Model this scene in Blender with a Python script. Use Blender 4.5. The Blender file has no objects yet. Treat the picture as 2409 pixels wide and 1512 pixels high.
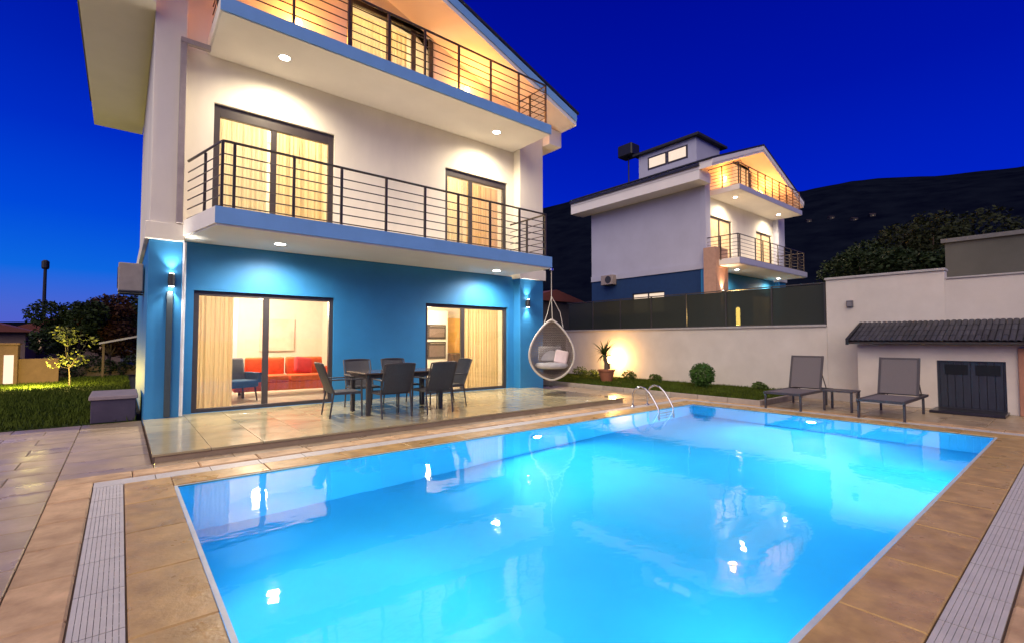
import bpy, bmesh, math, random
from mathutils import Vector, Matrix, noise as mnoise
R = math.radians
rnd = random.Random(7)
scene = bpy.context.scene
COL = scene.collection

# ------------------------------------------------------------------ camera
cam_d = bpy.data.cameras.new('camera')
cam_d.sensor_fit = 'HORIZONTAL'; cam_d.sensor_width = 36.0
cam_d.lens = 1120.0 / 2409.0 * 36.0
cam_d.clip_start = 0.05; cam_d.clip_end = 4000
cam = bpy.data.objects.new('camera', cam_d); COL.objects.link(cam)
cam.location = (0, 0, 1.45)
cam.rotation_euler = (R(90 + 2.25), 0, R(50.62 - 90))
scene.camera = cam

# ------------------------------------------------------------------ sky
world = bpy.data.worlds.new('World'); scene.world = world; world.use_nodes = True
wn = world.node_tree.nodes; wl = world.node_tree.links; wn.clear()
SUN_AZ = 118.0      # direction the last light comes from, degrees from +X towards +Y
sky = wn.new('ShaderNodeTexSky'); sky.sky_type = 'NISHITA'; sky.sun_disc = False
sky.sun_elevation = R(-1.5); sky.sun_rotation = R(90 - SUN_AZ)
sky.air_density = 1.4; sky.dust_density = 0.3; sky.ozone_density = 6.0
def wmix(kind, a, b, fac=1.0):
    m = wn.new('ShaderNodeMix'); m.data_type = 'RGBA'; m.blend_type = kind; m.inputs[0].default_value = fac
    for sock, v in ((m.inputs[6], a), (m.inputs[7], b)):
        if isinstance(v, tuple): sock.default_value = (*v, 1)
        else: wl.new(v, sock)
    return m.outputs[2]
def wramp(fac, stops):
    r = wn.new('ShaderNodeValToRGB'); e = r.color_ramp.elements
    for k, (p_, c_) in enumerate(stops):
        el = e[k] if k < 2 else e.new(p_)
        el.position = p_; el.color = (*c_, 1)
    wl.new(fac, r.inputs[0]); return r.outputs[0]
wtc = wn.new('ShaderNodeTexCoord'); sep = wn.new('ShaderNodeSeparateXYZ'); wl.new(wtc.outputs['Generated'], sep.inputs[0])
# blue-hour sky: deep blue overhead, lighter towards the horizon all round
base_sky = wramp(sep.outputs['Z'], [(0.0, (0.0, 0.022, 0.60)), (1.0, (0.0, 0.0022, 0.20)), (0.10, (0.0, 0.021, 0.63)), (0.25, (0.0, 0.0150, 0.53)), (0.42, (0.0, 0.0065, 0.385)), (0.60, (0.0, 0.003, 0.28))])
# the last glow above the place where the sun went down
dotp = wn.new('ShaderNodeVectorMath'); dotp.operation = 'DOT_PRODUCT'
wl.new(wtc.outputs['Generated'], dotp.inputs[0]); dotp.inputs[1].default_value = (math.cos(R(118)), math.sin(R(118)), 0)
gm = wn.new('ShaderNodeMapRange'); gm.interpolation_type = 'SMOOTHSTEP'; gm.inputs[1].default_value = 0.15; gm.inputs[2].default_value = 1.0
wl.new(dotp.outputs['Value'], gm.inputs[0])
glow = wramp(sep.outputs['Z'], [(0.0, (0.10, 0.09, 0.0)), (1.0, (0, 0, 0)), (0.05, (0.07, 0.11, 0.02)), (0.11, (0.004, 0.115, 0.10)), (0.20, (0.0, 0.05, 0.11)), (0.32, (0.0, 0.014, 0.06)), (0.5, (0, 0.002, 0.01))])
glow = wmix('MULTIPLY', glow, gm.outputs[0])
nish = wmix('MULTIPLY', sky.outputs[0], (0.0, 0.02, 0.12))
col = wmix('ADD', wmix('ADD', base_sky, glow), nish)
bg = wn.new('ShaderNodeBackground'); bg.inputs[1].default_value = 0.5
wo = wn.new('ShaderNodeOutputWorld')
wl.new(col, bg.inputs[0]); wl.new(bg.outputs[0], wo.inputs[0])

# ------------------------------------------------------------------ added soft fill light (one very soft sun)
sun_d = bpy.data.lights.new('sun', 'SUN'); sun_d.energy = 1.38; sun_d.angle = R(70)
sun_d.color = (1.0, 0.85, 0.62)
sun = bpy.data.objects.new('sun', sun_d); COL.objects.link(sun)
_sd = Vector((math.cos(R(215)) * 0.75, math.sin(R(215)) * 0.75, 0.66))
sun.rotation_euler = _sd.to_track_quat('Z', 'Y').to_euler()

# ------------------------------------------------------------------ exposure and sampling
vs = scene.view_settings
vs.view_transform = 'Standard'; vs.look = 'None'; vs.exposure = 1.0; vs.gamma = 1.0
vs.use_curve_mapping = False
scene.render.engine = 'CYCLES'
cy = scene.cycles
cy.use_denoising = True
cy.caustics_reflective = False; cy.caustics_refractive = False
cy.sample_clamp_indirect = 4.0; cy.max_bounces = 10; cy.diffuse_bounces = 4
cy.glossy_bounces = 4; cy.transmission_bounces = 8; cy.transparent_max_bounces = 16

# ------------------------------------------------------------------ materials
MATS = {}
def mat(name, base, rough=0.6, var=0.12, vscale=6.0, bump=0.0, bscale=60.0, metal=0.0,
        spec=0.5, coat=0.0, alt=None, rand=0.0, emit=None, estr=0.0, stretch=None, rvar=0.0):
    if name in MATS: return MATS[name]
    m = bpy.data.materials.new(name); m.use_nodes = True
    nt = m.node_tree; n = nt.nodes; l = nt.links
    p = n['Principled BSDF']
    p.inputs['Roughness'].default_value = rough
    p.inputs['Metallic'].default_value = metal
    p.inputs['Specular IOR Level'].default_value = spec
    p.inputs['Coat Weight'].default_value = coat
    tc = n.new('ShaderNodeTexCoord'); mp = n.new('ShaderNodeMapping')
    if stretch: mp.inputs['Scale'].default_value = stretch
    l.new(tc.outputs['Object'], mp.inputs[0])
    oi = n.new('ShaderNodeObjectInfo')
    add = n.new('ShaderNodeVectorMath'); add.operation = 'ADD'
    sc_ = n.new('ShaderNodeMath'); sc_.operation = 'MULTIPLY'; sc_.inputs[1].default_value = 37.0
    l.new(oi.outputs['Random'], sc_.inputs[0])
    l.new(mp.outputs[0], add.inputs[0]); l.new(sc_.outputs[0], add.inputs[1])
    nz = n.new('ShaderNodeTexNoise'); nz.inputs['Scale'].default_value = vscale
    nz.inputs['Detail'].default_value = 8; nz.inputs['Roughness'].default_value = 0.6
    l.new(add.outputs[0], nz.inputs['Vector'])
    ramp = n.new('ShaderNodeValToRGB')
    b = Vector(base)
    lo = [max(0, c * (1 - var)) for c in base]; hi = [min(1, c * (1 + var)) for c in base]
    if alt: lo = list(alt); hi = list(base)
    ramp.color_ramp.elements[0].position = 0.3; ramp.color_ramp.elements[1].position = 0.7
    ramp.color_ramp.elements[0].color = (*lo, 1); ramp.color_ramp.elements[1].color = (*hi, 1)
    l.new(nz.outputs['Fac'], ramp.inputs[0])
    out = ramp.outputs[0]
    if rand:
        mr = n.new('ShaderNodeMapRange'); mr.inputs[3].default_value = 1 - rand; mr.inputs[4].default_value = 1 + rand
        l.new(oi.outputs['Random'], mr.inputs[0])
        mx = n.new('ShaderNodeMix'); mx.data_type = 'RGBA'; mx.blend_type = 'MULTIPLY'; mx.inputs[0].default_value = 1
        l.new(out, mx.inputs[6]); l.new(mr.outputs[0], mx.inputs[7]); out = mx.outputs[2]
    l.new(out, p.inputs['Base Color'])
    if rvar:
        nr = n.new('ShaderNodeTexNoise'); nr.inputs['Scale'].default_value = vscale * 0.6; nr.inputs['Detail'].default_value = 5
        l.new(add.outputs[0], nr.inputs['Vector'])
        mr2 = n.new('ShaderNodeMapRange'); mr2.inputs[1].default_value = 0.3; mr2.inputs[2].default_value = 0.7
        mr2.inputs[3].default_value = max(0.02, rough - rvar); mr2.inputs[4].default_value = rough + rvar
        l.new(nr.outputs['Fac'], mr2.inputs[0]); l.new(mr2.outputs[0], p.inputs['Roughness'])
    if bump:
        nb = n.new('ShaderNodeTexNoise'); nb.inputs['Scale'].default_value = bscale; nb.inputs['Detail'].default_value = 6
        l.new(add.outputs[0], nb.inputs['Vector'])
        bp = n.new('ShaderNodeBump'); bp.inputs['Strength'].default_value = bump; bp.inputs['Distance'].default_value = 0.01
        l.new(nb.outputs['Fac'], bp.inputs['Height']); l.new(bp.outputs[0], p.inputs['Normal'])
    if emit:
        p.inputs['Emission Color'].default_value = (*emit, 1); p.inputs['Emission Strength'].default_value = estr
    MATS[name] = m
    return m

def emat(name, color, strength):
    if name in MATS: return MATS[name]
    m = bpy.data.materials.new(name); m.use_nodes = True
    n = m.node_tree.nodes; n.clear()
    e = n.new('ShaderNodeEmission'); e.inputs[0].default_value = (*color, 1); e.inputs[1].default_value = strength
    o = n.new('ShaderNodeOutputMaterial'); m.node_tree.links.new(e.outputs[0], o.inputs[0])
    MATS[name] = m; return m

def thin_glass(name, tint_c=(1, 1, 1), rough=0.0, ior=1.5, veil=0.0, veil_c=(0.1, 0.1, 0.1)):
    if name in MATS: return MATS[name]
    m = bpy.data.materials.new(name); m.use_nodes = True
    n = m.node_tree.nodes; l = m.node_tree.links; n.clear()
    t = n.new('ShaderNodeBsdfTransparent'); t.inputs[0].default_value = (*tint_c, 1)
    g = n.new('ShaderNodeBsdfGlossy'); g.inputs['Roughness'].default_value = rough
    f = n.new('ShaderNodeFresnel'); f.inputs[0].default_value = ior
    mx = n.new('ShaderNodeMixShader'); o = n.new('ShaderNodeOutputMaterial')
    l.new(f.outputs[0], mx.inputs[0])
    if veil:
        d = n.new('ShaderNodeBsdfDiffuse'); d.inputs[0].default_value = (*veil_c, 1)
        m2 = n.new('ShaderNodeMixShader'); m2.inputs[0].default_value = veil
        l.new(t.outputs[0], m2.inputs[1]); l.new(d.outputs[0], m2.inputs[2]); l.new(m2.outputs[0], mx.inputs[1])
    else:
        l.new(t.outputs[0], mx.inputs[1])
    l.new(g.outputs[0], mx.inputs[2]); l.new(mx.outputs[0], o.inputs[0])
    MATS[name] = m; return m

def fabric_glow(name, base, trans=0.5, vscale=3.0):
    """curtain cloth: diffuse plus translucent"""
    if name in MATS: return MATS[name]
    m = bpy.data.materials.new(name); m.use_nodes = True
    n = m.node_tree.nodes; l = m.node_tree.links; n.clear()
    d = n.new('ShaderNodeBsdfDiffuse'); t = n.new('ShaderNodeBsdfTranslucent')
    w = n.new('ShaderNodeTexNoise'); w.inputs['Scale'].default_value = vscale
    tc = n.new('ShaderNodeTexCoord'); mp = n.new('ShaderNodeMapping'); mp.inputs['Scale'].default_value = (1, 1, 0.3)
    l.new(tc.outputs['Object'], mp.inputs[0]); l.new(mp.outputs[0], w.inputs['Vector'])
    r = n.new('ShaderNodeValToRGB')
    r.color_ramp.elements[0].color = (*[c * 0.985 for c in base], 1); r.color_ramp.elements[1].color = (*base, 1)
    l.new(w.outputs['Fac'], r.inputs[0]); l.new(r.outputs[0], d.inputs[0]); l.new(r.outputs[0], t.inputs[0])
    mx = n.new('ShaderNodeMixShader'); mx.inputs[0].default_value = trans; o = n.new('ShaderNodeOutputMaterial')
    l.new(d.outputs[0], mx.inputs[1]); l.new(t.outputs[0], mx.inputs[2]); l.new(mx.outputs[0], o.inputs[0])
    MATS[name] = m; return m

WHITE = mat('white_stucco', (0.84, 0.785, 0.675), 0.85, var=0.07, vscale=1.1, stretch=(1, 1, 0.4), bump=0.25, bscale=160)
SOFFIT = mat('white_soffit', (0.88, 0.84, 0.78), 0.8, var=0.04, vscale=1.0, bump=0.1, bscale=120)
BLUE = mat('blue_stucco', (0.03, 0.22, 0.47), 0.5, var=0.08, vscale=1.6, bump=0.25, bscale=170)
FASCIA = mat('pale_blue_fascia_paint', (0.20, 0.44, 0.80), 0.6, var=0.06, vscale=2.0, bump=0.1, bscale=100)
FRAME = mat('dark_brown_aluminium', (0.055, 0.045, 0.042), 0.35, var=0.1, spec=0.5)
RAILM = mat('dark_bronze_steel', (0.07, 0.055, 0.045), 0.4, var=0.15, metal=0.4)
GLASS = thin_glass('window_glass')
ROOFM = mat('black_roof_tile', (0.02, 0.02, 0.024), 0.6, var=0.3, vscale=8, bump=0.5, bscale=30)
COPING = mat('brown_travertine', (0.60, 0.38, 0.135), 0.36, vscale=5.5, alt=(0.35, 0.21, 0.07), bump=0.3, bscale=35, rand=0.14, spec=0.6, rvar=0.14)
STRIP = mat('tan_split_stone', (0.66, 0.44, 0.24), 0.65, vscale=5.0, alt=(0.38, 0.235, 0.12), bump=0.6, bscale=22, rand=0.14)
DECK = mat('beige_paving_stone', (0.45, 0.335, 0.215), 0.36, spec=0.4, vscale=3.0, alt=(0.31, 0.23, 0.14), bump=0.15, bscale=40, rand=0.10, rvar=0.16)
TERR = mat('honed_travertine', (0.43, 0.37, 0.215), 0.16, vscale=2.6, alt=(0.33, 0.275, 0.155), bump=0.05, bscale=40, rand=0.08, rvar=0.10)
JOINT = mat('dark_joint_mortar', (0.12, 0.08, 0.055), 0.9, bump=0.3)
GRATE = mat('grey_plastic_grate', (0.54, 0.51, 0.48), 0.5, var=0.08, vscale=8)
POOLT = mat('pool_mosaic', (0.15, 0.63, 0.93), 0.35, var=0.12, vscale=0.5)
STEEL = mat('chrome_steel', (0.7, 0.7, 0.72), 0.15, metal=1.0, var=0.03)

# ------------------------------------------------------------------ mesh builder
class MB:
    def __init__(self): self.v = []; self.f = []
    def quad(self, a, b, c, d):
        i = len(self.v); self.v += [tuple(a), tuple(b), tuple(c), tuple(d)]; self.f.append((i, i+1, i+2, i+3)); return self
    def tri(self, a, b, c):
        i = len(self.v); self.v += [tuple(a), tuple(b), tuple(c)]; self.f.append((i, i+1, i+2)); return self
    def box(self, x0, x1, y0, y1, z0, z1):
        i = len(self.v)
        self.v += [(x0,y0,z0),(x1,y0,z0),(x1,y1,z0),(x0,y1,z0),(x0,y0,z1),(x1,y0,z1),(x1,y1,z1),(x0,y1,z1)]
        for q in ((0,3,2,1),(4,5,6,7),(0,1,5,4),(1,2,6,5),(2,3,7,6),(3,0,4,7)): self.f.append(tuple(i+k for k in q))
        return self
    def prism(self, poly, z0, z1):
        """poly: list of (x,y) counter-clockwise"""
        i = len(self.v); n = len(poly)
        self.v += [(x, y, z0) for x, y in poly] + [(x, y, z1) for x, y in poly]
        self.f.append(tuple(i + k for k in reversed(range(n)))); self.f.append(tuple(i + n + k for k in range(n)))
        for k in range(n):
            j = (k + 1) % n; self.f.append((i+k, i+j, i+n+j, i+n+k))
        return self
    def prism_xz(self, poly, y0, y1):
        i = len(self.v); n = len(poly)
        self.v += [(x, y0, z) for x, z in poly] + [(x, y1, z) for x, z in poly]
        self.f.append(tuple(i + k for k in range(n))); self.f.append(tuple(i + n + k for k in reversed(range(n))))
        for k in range(n):
            j = (k + 1) % n; self.f.append((i+j, i+k, i+n+k, i+n+j))
        return self
    def tube(self, pts, rad, seg=8, cap=True, close=False):
        pts = [Vector(p) for p in pts]; n = len(pts)
        rads = rad if isinstance(rad, (list, tuple)) else [rad] * n
        i0 = len(self.v); up = Vector((0.0123, 0.0321, 1)).normalized(); prev = None
        for k, p in enumerate(pts):
            if close: t = pts[(k+1) % n] - pts[k-1]
            else: t = pts[min(k+1, n-1)] - pts[max(k-1, 0)]
            t.normalize()
            if prev is None:
                s = t.cross(up)
                if s.length < 1e-3: s = t.cross(Vector((1, 0, 0)))
            else:
                s = prev - t * prev.dot(t)
                if s.length < 1e-4: s = t.cross(up)
            s.normalize(); prev = s; q = t.cross(s)
            for a in range(seg):
                an = 2 * math.pi * a / seg
                self.v.append(tuple(p + (s * math.cos(an) + q * math.sin(an)) * rads[k]))
        m = n if close else n - 1
        for k in range(m):
            for a in range(seg):
                b = (a + 1) % seg; k2 = (k + 1) % n
                self.f.append((i0 + k*seg + a, i0 + k2*seg + a, i0 + k2*seg + b, i0 + k*seg + b))
        if cap and not close:
            self.f.append(tuple(i0 + a for a in range(seg))); self.f.append(tuple(i0 + (n-1)*seg + a for a in reversed(range(seg))))
        return self
    def lathe(self, prof, cx=0, cy=0, seg=16, cap=True):
        """prof: list of (r,z)"""
        i0 = len(self.v); n = len(prof)
        for r, z in prof:
            for a in range(seg):
                an = 2*math.pi*a/seg; self.v.append((cx + r*math.cos(an), cy + r*math.sin(an), z))
        for k in range(n-1):
            for a in range(seg):
                b = (a+1) % seg
                self.f.append((i0+k*seg+a, i0+k*seg+b, i0+(k+1)*seg+b, i0+(k+1)*seg+a))
        if cap: self.f.append(tuple(i0+a for a in reversed(range(seg)))); self.f.append(tuple(i0+(n-1)*seg+a for a in range(seg)))
        return self
    def mesh(self, name, bevel=0.0, smooth=False, segs=1):
        me = bpy.data.meshes.new(name); me.from_pydata(self.v, [], self.f); me.update()
        bm = bmesh.new(); bm.from_mesh(me)
        bmesh.ops.recalc_face_normals(bm, faces=bm.faces)
        if bevel: bmesh.ops.bevel(bm, geom=bm.edges[:], offset=bevel, segments=segs, affect='EDGES', profile=0.6)
        if smooth:
            for f in bm.faces: f.smooth = True
        bm.to_mesh(me); bm.free()
        return me
    def build(self, name, m, parent=None, bevel=0.0, smooth=False, segs=1, at=None):
        me = self.mesh(name, bevel, smooth, segs)
        return obj(name, me, m, parent, at)

def obj(name, me, m=None, parent=None, at=None):
    o = bpy.data.objects.new(name, me); COL.objects.link(o)
    if m is not None and not me.materials: me.materials.append(m)
    if parent is not None: o.parent = parent
    if at is not None: o.location = at
    return o
def empty(name, loc=(0, 0, 0), rz=0.0):
    o = bpy.data.objects.new(name, None); COL.objects.link(o); o.location = loc; o.rotation_euler = (0, 0, rz); o.empty_display_size = 0.2
    return o
def tag(o, label, cat, group=None, kind=None):
    o['label'] = label; o['category'] = cat
    if group: o['group'] = group
    if kind: o['kind'] = kind
    return o
def struct(o, label=None):
    o['kind'] = 'structure'
    if label: o['label'] = label; 
    return o
def copy_tree(o, parent=None):
    c = o.copy(); COL.objects.link(c)
    if parent is not None: c.parent = parent
    for ch in o.children: copy_tree(ch, c)
    return c
def box_part(name, m, parent, b, bevel=0.0): return MB().box(*b).build(name, m, parent, bevel)
def light(name, kind, energy, color, loc, parent=None, rot=None, size=0.1, spot=None, blend=1.0, shape=None, size_y=None):
    d = bpy.data.lights.new(name, kind); d.energy = energy; d.color = color
    if kind == 'AREA':
        d.size = size
        if shape: d.shape = shape
        if size_y: d.shape = 'RECTANGLE'; d.size_y = size_y
    elif kind in ('POINT', 'SPOT'): d.shadow_soft_size = size
    if kind == 'SPOT': d.spot_size = spot; d.spot_blend = blend
    o = bpy.data.objects.new(name, d); COL.objects.link(o); o.location = loc
    if rot: o.rotation_euler = rot
    if parent is not None: o.parent = parent
    return o

def grid_wall(x0, x1, z0, z1, y0, y1, holes):
    """wall with rectangular openings, one clean mesh"""
    xs = sorted({x0, x1, *[h[0] for h in holes], *[h[1] for h in holes]}); zs = sorted({z0, z1, *[h[2] for h in holes], *[h[3] for h in holes]})
    def solid(i, k):
        if i < 0 or k < 0 or i >= len(xs)-1 or k >= len(zs)-1: return False
        cx = (xs[i]+xs[i+1])/2; cz = (zs[k]+zs[k+1])/2
        return not any(h[0] < cx < h[1] and h[2] < cz < h[3] for h in holes)
    mb = MB()
    for i in range(len(xs)-1):
        for k in range(len(zs)-1):
            if not solid(i, k): continue
            a, b, c, d = xs[i], xs[i+1], zs[k], zs[k+1]
            mb.quad((a,y0,c),(b,y0,c),(b,y0,d),(a,y0,d)); mb.quad((b,y1,c),(a,y1,c),(a,y1,d),(b,y1,d))
            if not solid(i-1,k): mb.quad((a,y1,c),(a,y0,c),(a,y0,d),(a,y1,d))
            if not solid(i+1,k): mb.quad((b,y0,c),(b,y1,c),(b,y1,d),(b,y0,d))
            if not solid(i,k-1): mb.quad((a,y1,c),(b,y1,c),(b,y0,c),(a,y0,c))
            if not solid(i,k+1): mb.quad((a,y0,d),(b,y0,d),(b,y1,d),(a,y1,d))
    return mb

# ================================================================== SETTING
PX0, PX1, PY0, PY1 = 0.45, 10.25, 0.95, 5.90     # pool water outline
# ground sheet with an opening for the pool
g = MB(); a = 1500; gz = -0.045
ox0, ox1, oy0, oy1 = PX0-0.02, PX1+0.02, PY0-0.02, PY1+0.02
g.quad((-a,-a,gz),(a,-a,gz),(a,oy0,gz),(-a,oy0,gz)); g.quad((-a,oy1,gz),(a,oy1,gz),(a,a,gz),(-a,a,gz))
g.quad((-a,oy0,gz),(ox0,oy0,gz),(ox0,oy1,gz),(-a,oy1,gz)); g.quad((ox1,oy0,gz),(a,oy0,gz),(a,oy1,gz),(ox1,oy1,gz))
EARTH = mat('dark_earth', (0.06, 0.055, 0.035), 0.95, vscale=0.6, alt=(0.03, 0.035, 0.018), bump=0.5, bscale=10)
struct(g.build('ground', EARTH))

# deck bed (mortar between the pieces)
bed = MB()
def ring(mb, X0, X1, Y0, Y1, x0, x1, y0, y1, z):
    mb.quad((X0,Y0,z),(X1,Y0,z),(X1,y0,z),(X0,y0,z)); mb.quad((X0,y1,z),(X1,y1,z),(X1,Y1,z),(X0,Y1,z))
    mb.quad((X0,y0,z),(x0,y0,z),(x0,y1,z),(X0,y1,z)); mb.quad((x1,y0,z),(X1,y0,z),(X1,y1,z),(x1,y1,z))
ring(bed, -4.2, 14.1, -2.4, 11.05, ox0, ox1, oy0, oy1, -0.016)
deck = struct(bed.build('pool_deck', JOINT))

_paver_cache = {}
def slab(name, m, parent, x0, x1, y0, y1, ztop, th=0.04, bev=0.006, jitter=0.0015):
    key = (name, m.name, round(x1-x0, 3), round(y1-y0, 3), th)
    if key not in _paver_cache:
        w = (x1-x0)/2; h = (y1-y0)/2
        me = MB().box(-w, w, -h, h, -th, 0).mesh(name, bevel=bev); me.materials.append(m); _paver_cache[key] = me
    o = obj(name, _paver_cache[key], None, parent, ((x0+x1)/2, (y0+y1)/2, ztop + rnd.uniform(-jitter, jitter)))
    o.rotation_euler = (rnd.uniform(-.0012, .0012), rnd.uniform(-.0012, .0012), 0)
    return o
def lay(name, m, parent, X0, X1, Y0, Y1, dx, dy, ztop, gap=0.007, brick=0.0, th=0.04, bev=0.006, jitter=0.0015):
    ny = max(1, round((Y1-Y0)/dy)); nx = max(1, round((X1-X0)/dx)); sx = (X1-X0)/nx; sy = (Y1-Y0)/ny
    for j in range(ny):
        off = brick*sx if j % 2 else 0
        xs = [X0 + i*sx - off for i in range(nx + (2 if off else 1))]
        xs = [min(max(x, X0), X1) for x in xs]
        for i in range(len(xs)-1):
            if xs[i+1]-xs[i] < 0.05: continue
            slab(name, m, parent, xs[i]+gap/2, xs[i+1]-gap/2, Y0+j*sy+gap/2, Y0+(j+1)*sy-gap/2, ztop, th, bev, jitter)

# coping stones round the pool
CW, GW, SW = 0.39, 0.24, 0.30
cx0, cx1, cy0, cy1 = PX0-CW, PX1+CW, PY0-CW, PY1+CW
lay('coping_stone', COPING, deck, PX0-0.03-CW+0.03, PX0, cy0, cy1, CW, 0.86, 0.0, 0.006, th=0.05, bev=0.008)
lay('coping_stone', COPING, deck, PX1, cx1, cy0, cy1, CW, 0.86, 0.0, 0.006, th=0.05, bev=0.008)
lay('coping_stone', COPING, deck, PX0, PX1, cy0, PY0, 0.88, CW, 0.0, 0.006, th=0.05, bev=0.008)
lay('coping_stone', COPING, deck, PX0, PX1, PY1, cy1, 0.88, CW, 0.0, 0.006, th=0.05, bev=0.008)
# overflow grates in short modules
def grate_mesh(L, W, along_x):
    mb = MB(); n = 9
    for k in range(n):                       # long bars
        c = -W/2 + W*(k+0.5)/n; w = W/n*0.45
        if along_x: mb.box(-L/2+0.004, L/2-0.004, c-w, c+w, -0.022, 0)
        else: mb.box(c-w, c+w, -L/2+0.004, L/2-0.004, -0.022, 0)
    for k in range(4):
        c = -L/2 + L*(k+0.5)/4
        if along_x: mb.box(c-0.008, c+0.008, -W/2+0.006, W/2-0.006, -0.021, -0.004)
        else: mb.box(-W/2+0.006, W/2-0.006, c-0.008, c+0.008, -0.021, -0.004)
    return mb
def grates(X0, X1, Y0, Y1, along_x):
    L = X1-X0 if along_x else Y1-Y0; W = (Y1-Y0) if along_x else (X1-X0); n = round(L/0.5); s = L/n
    me = grate_mesh(s, W-0.012, along_x).mesh('grate_panel'); me.materials.append(GRATE)
    for k in range(n):
        c = (X0 + s*(k+.5), (Y0+Y1)/2, -0.004) if along_x else ((X0+X1)/2, Y0+s*(k+.5), -0.004)
        obj('grate_panel', me, None, deck, c)
gx0, gx1, gy0, gy1 = cx0-GW, cx1+GW, cy0-GW, cy1+GW
grates(gx0, cx0, cy0, cy1, False); grates(cx1, gx1, cy0, cy1, False)
grates(gx0, gx1, gy0, cy0, True); grates(gx0, gx1, cy1, gy1, True)
# split-stone border
sx0, sx1, sy0, sy1 = gx0-SW, gx1+SW, gy0-SW, gy1+SW
lay('border_stone', STRIP, deck, sx0, gx0, gy0, gy1, SW, 0.62, 0.004, 0.008, th=0.05, bev=0.012, jitter=0.003)
lay('border_stone', STRIP, deck, gx1, sx1, gy0, gy1, SW, 0.62, 0.004, 0.008, th=0.05, bev=0.012, jitter=0.003)
lay('border_stone', STRIP, deck, sx0, sx1, sy0, gy0, 0.62, SW, 0.004, 0.008, th=0.05, bev=0.012, jitter=0.003)
lay('border_stone', STRIP, deck, sx0, sx1, gy1, sy1, 0.62, SW, 0.004, 0.008, th=0.05, bev=0.012, jitter=0.003)
# paving
TY = 7.08                                           # terrace front edge
lay('paving_stone', DECK, deck, -3.7, sx0, -1.0, 11.0, 0.80, 0.42, 0.0, brick=0.5)
lay('paving_stone', DECK, deck, sx0, 9.25, sy1, TY, 0.80, 0.26, 0.0)
lay('paving_stone', DECK, deck, sx1, 13.40, sy0, 4.68, 0.80, 0.62, 0.0, brick=0.5)
lay('paving_stone', DECK, deck, sx0, 13.40, -1.6, sy0, 0.80, 0.42, 0.0, brick=0.5)
lay('paving_stone', DECK, deck, 9.25, 10.95, sy1, 11.0, 0.80, 0.62, 0.0)
lay('paving_stone', DECK, deck, sx0, 0.32, TY, 11.0, 0.65, 0.62, 0.0)

# terrace in front of the villa, one low step up
tb = MB().box(0.34, 9.24, TY+0.035, 10.72, -0.04, 0.066)
terr = struct(tb.build('terrace', JOINT))
lay('terrace_tile', TERR, terr, 0.32, 9.25, TY, 10.60, 0.60, 0.60, 0.10, gap=0.004, th=0.03, bev=0.003, jitter=0.0006)
MB().box(0.345, 9.235, TY+0.025, TY+0.034, -0.01, 0.064).build('step_riser', mat('pale_riser', (0.42, 0.32, 0.19), 0.5), terr)

# pool basin, water
DEP = -1.45
pb = MB()
pb.quad((PX0,PY0,DEP),(PX1,PY0,DEP),(PX1,PY1,DEP),(PX0,PY1,DEP))
pb.quad((PX0,PY1,DEP),(PX1,PY1,DEP),(PX1,PY1,-0.045),(PX0,PY1,-0.045)); pb.quad((PX0,PY0,DEP),(PX0,PY0,-0.045),(PX1,PY0,-0.045),(PX1,PY0,DEP))
pb.quad((PX0,PY0,DEP),(PX0,PY1,DEP),(PX0,PY1,-0.045),(PX0,PY0,-0.045)); pb.quad((PX1,PY0,DEP),(PX1,PY0,-0.045),(PX1,PY1,-0.045),(PX1,PY1,DEP))
basin = struct(pb.build('pool_basin', POOLT))
lip = MB()
ring(lip, PX0-0.001, PX1+0.001, PY0-0.001, PY1+0.001, PX0+0.028, PX1-0.028, PY0+0.028, PY1-0.028, -0.009)
struct(lip.build('pool_edge', mat('pale_edge_tile', (0.62, 0.68, 0.70), 0.3)))
wm = bpy.data.materials.new('pool_water'); wm.use_nodes = True
n = wm.node_tree.nodes; l = wm.node_tree.links; p = n['Principled BSDF']
p.inputs['Base Color'].default_value = (0.80, 0.95, 1.0, 1); p.inputs['Roughness'].default_value = 0.03
p.inputs['IOR'].default_value = 1.33; p.inputs['Transmission Weight'].default_value = 1.0
tc = n.new('ShaderNodeTexCoord'); nz = n.new('ShaderNodeTexNoise'); nz.inputs['Scale'].default_value = 2.2; nz.inputs['Detail'].default_value = 3
mp = n.new('ShaderNodeMapping'); mp.inputs['Scale'].default_value = (1, 1.4, 1)
l.new(tc.outputs['Object'], mp.inputs[0]); l.new(mp.outputs[0], nz.inputs['Vector'])
bp = n.new('ShaderNodeBump'); bp.inputs['Strength'].default_value = 0.10; bp.inputs['Distance'].default_value = 0.03
l.new(nz.outputs['Fac'], bp.inputs['Height']); l.new(bp.outputs[0], p.inputs['Normal'])
water = MB().quad((PX0,PY0,-0.02),(PX1,PY0,-0.02),(PX1,PY1,-0.02),(PX0,PY1,-0.02)).build('pool_water', wm)
struct(water)

def pool_lamp(x, y, nx, ny, label, power):
    t = empty('pool_lamp', (x, y, -0.55), math.atan2(ny, nx))
    tag(t, label, 'pool lamp', 'underwater pool lamps')
    rot = Matrix.Rotation(R(90), 4, 'Y')
    r = MB().lathe([(0.11, 0.0), (0.11, 0.02), (0.08, 0.03), (0.08, 0.018)], seg=20, cap=False)
    o = r.build('rim', STEEL, t); o.rotation_euler = (0, R(90), 0)
    d = MB().lathe([(0.075, 0.012), (0.075, 0.022)], seg=20).build('lens', emat('pool_lens', (0.55, 0.9, 1.0), 8), t); d.rotation_euler = (0, R(90), 0)
    li = light('pool_light', 'AREA', power, (0.20, 0.76, 1.0), (0.05, 0, 0), t, (0, R(-90), 0), size=0.15, shape='DISK')
    return t

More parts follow.
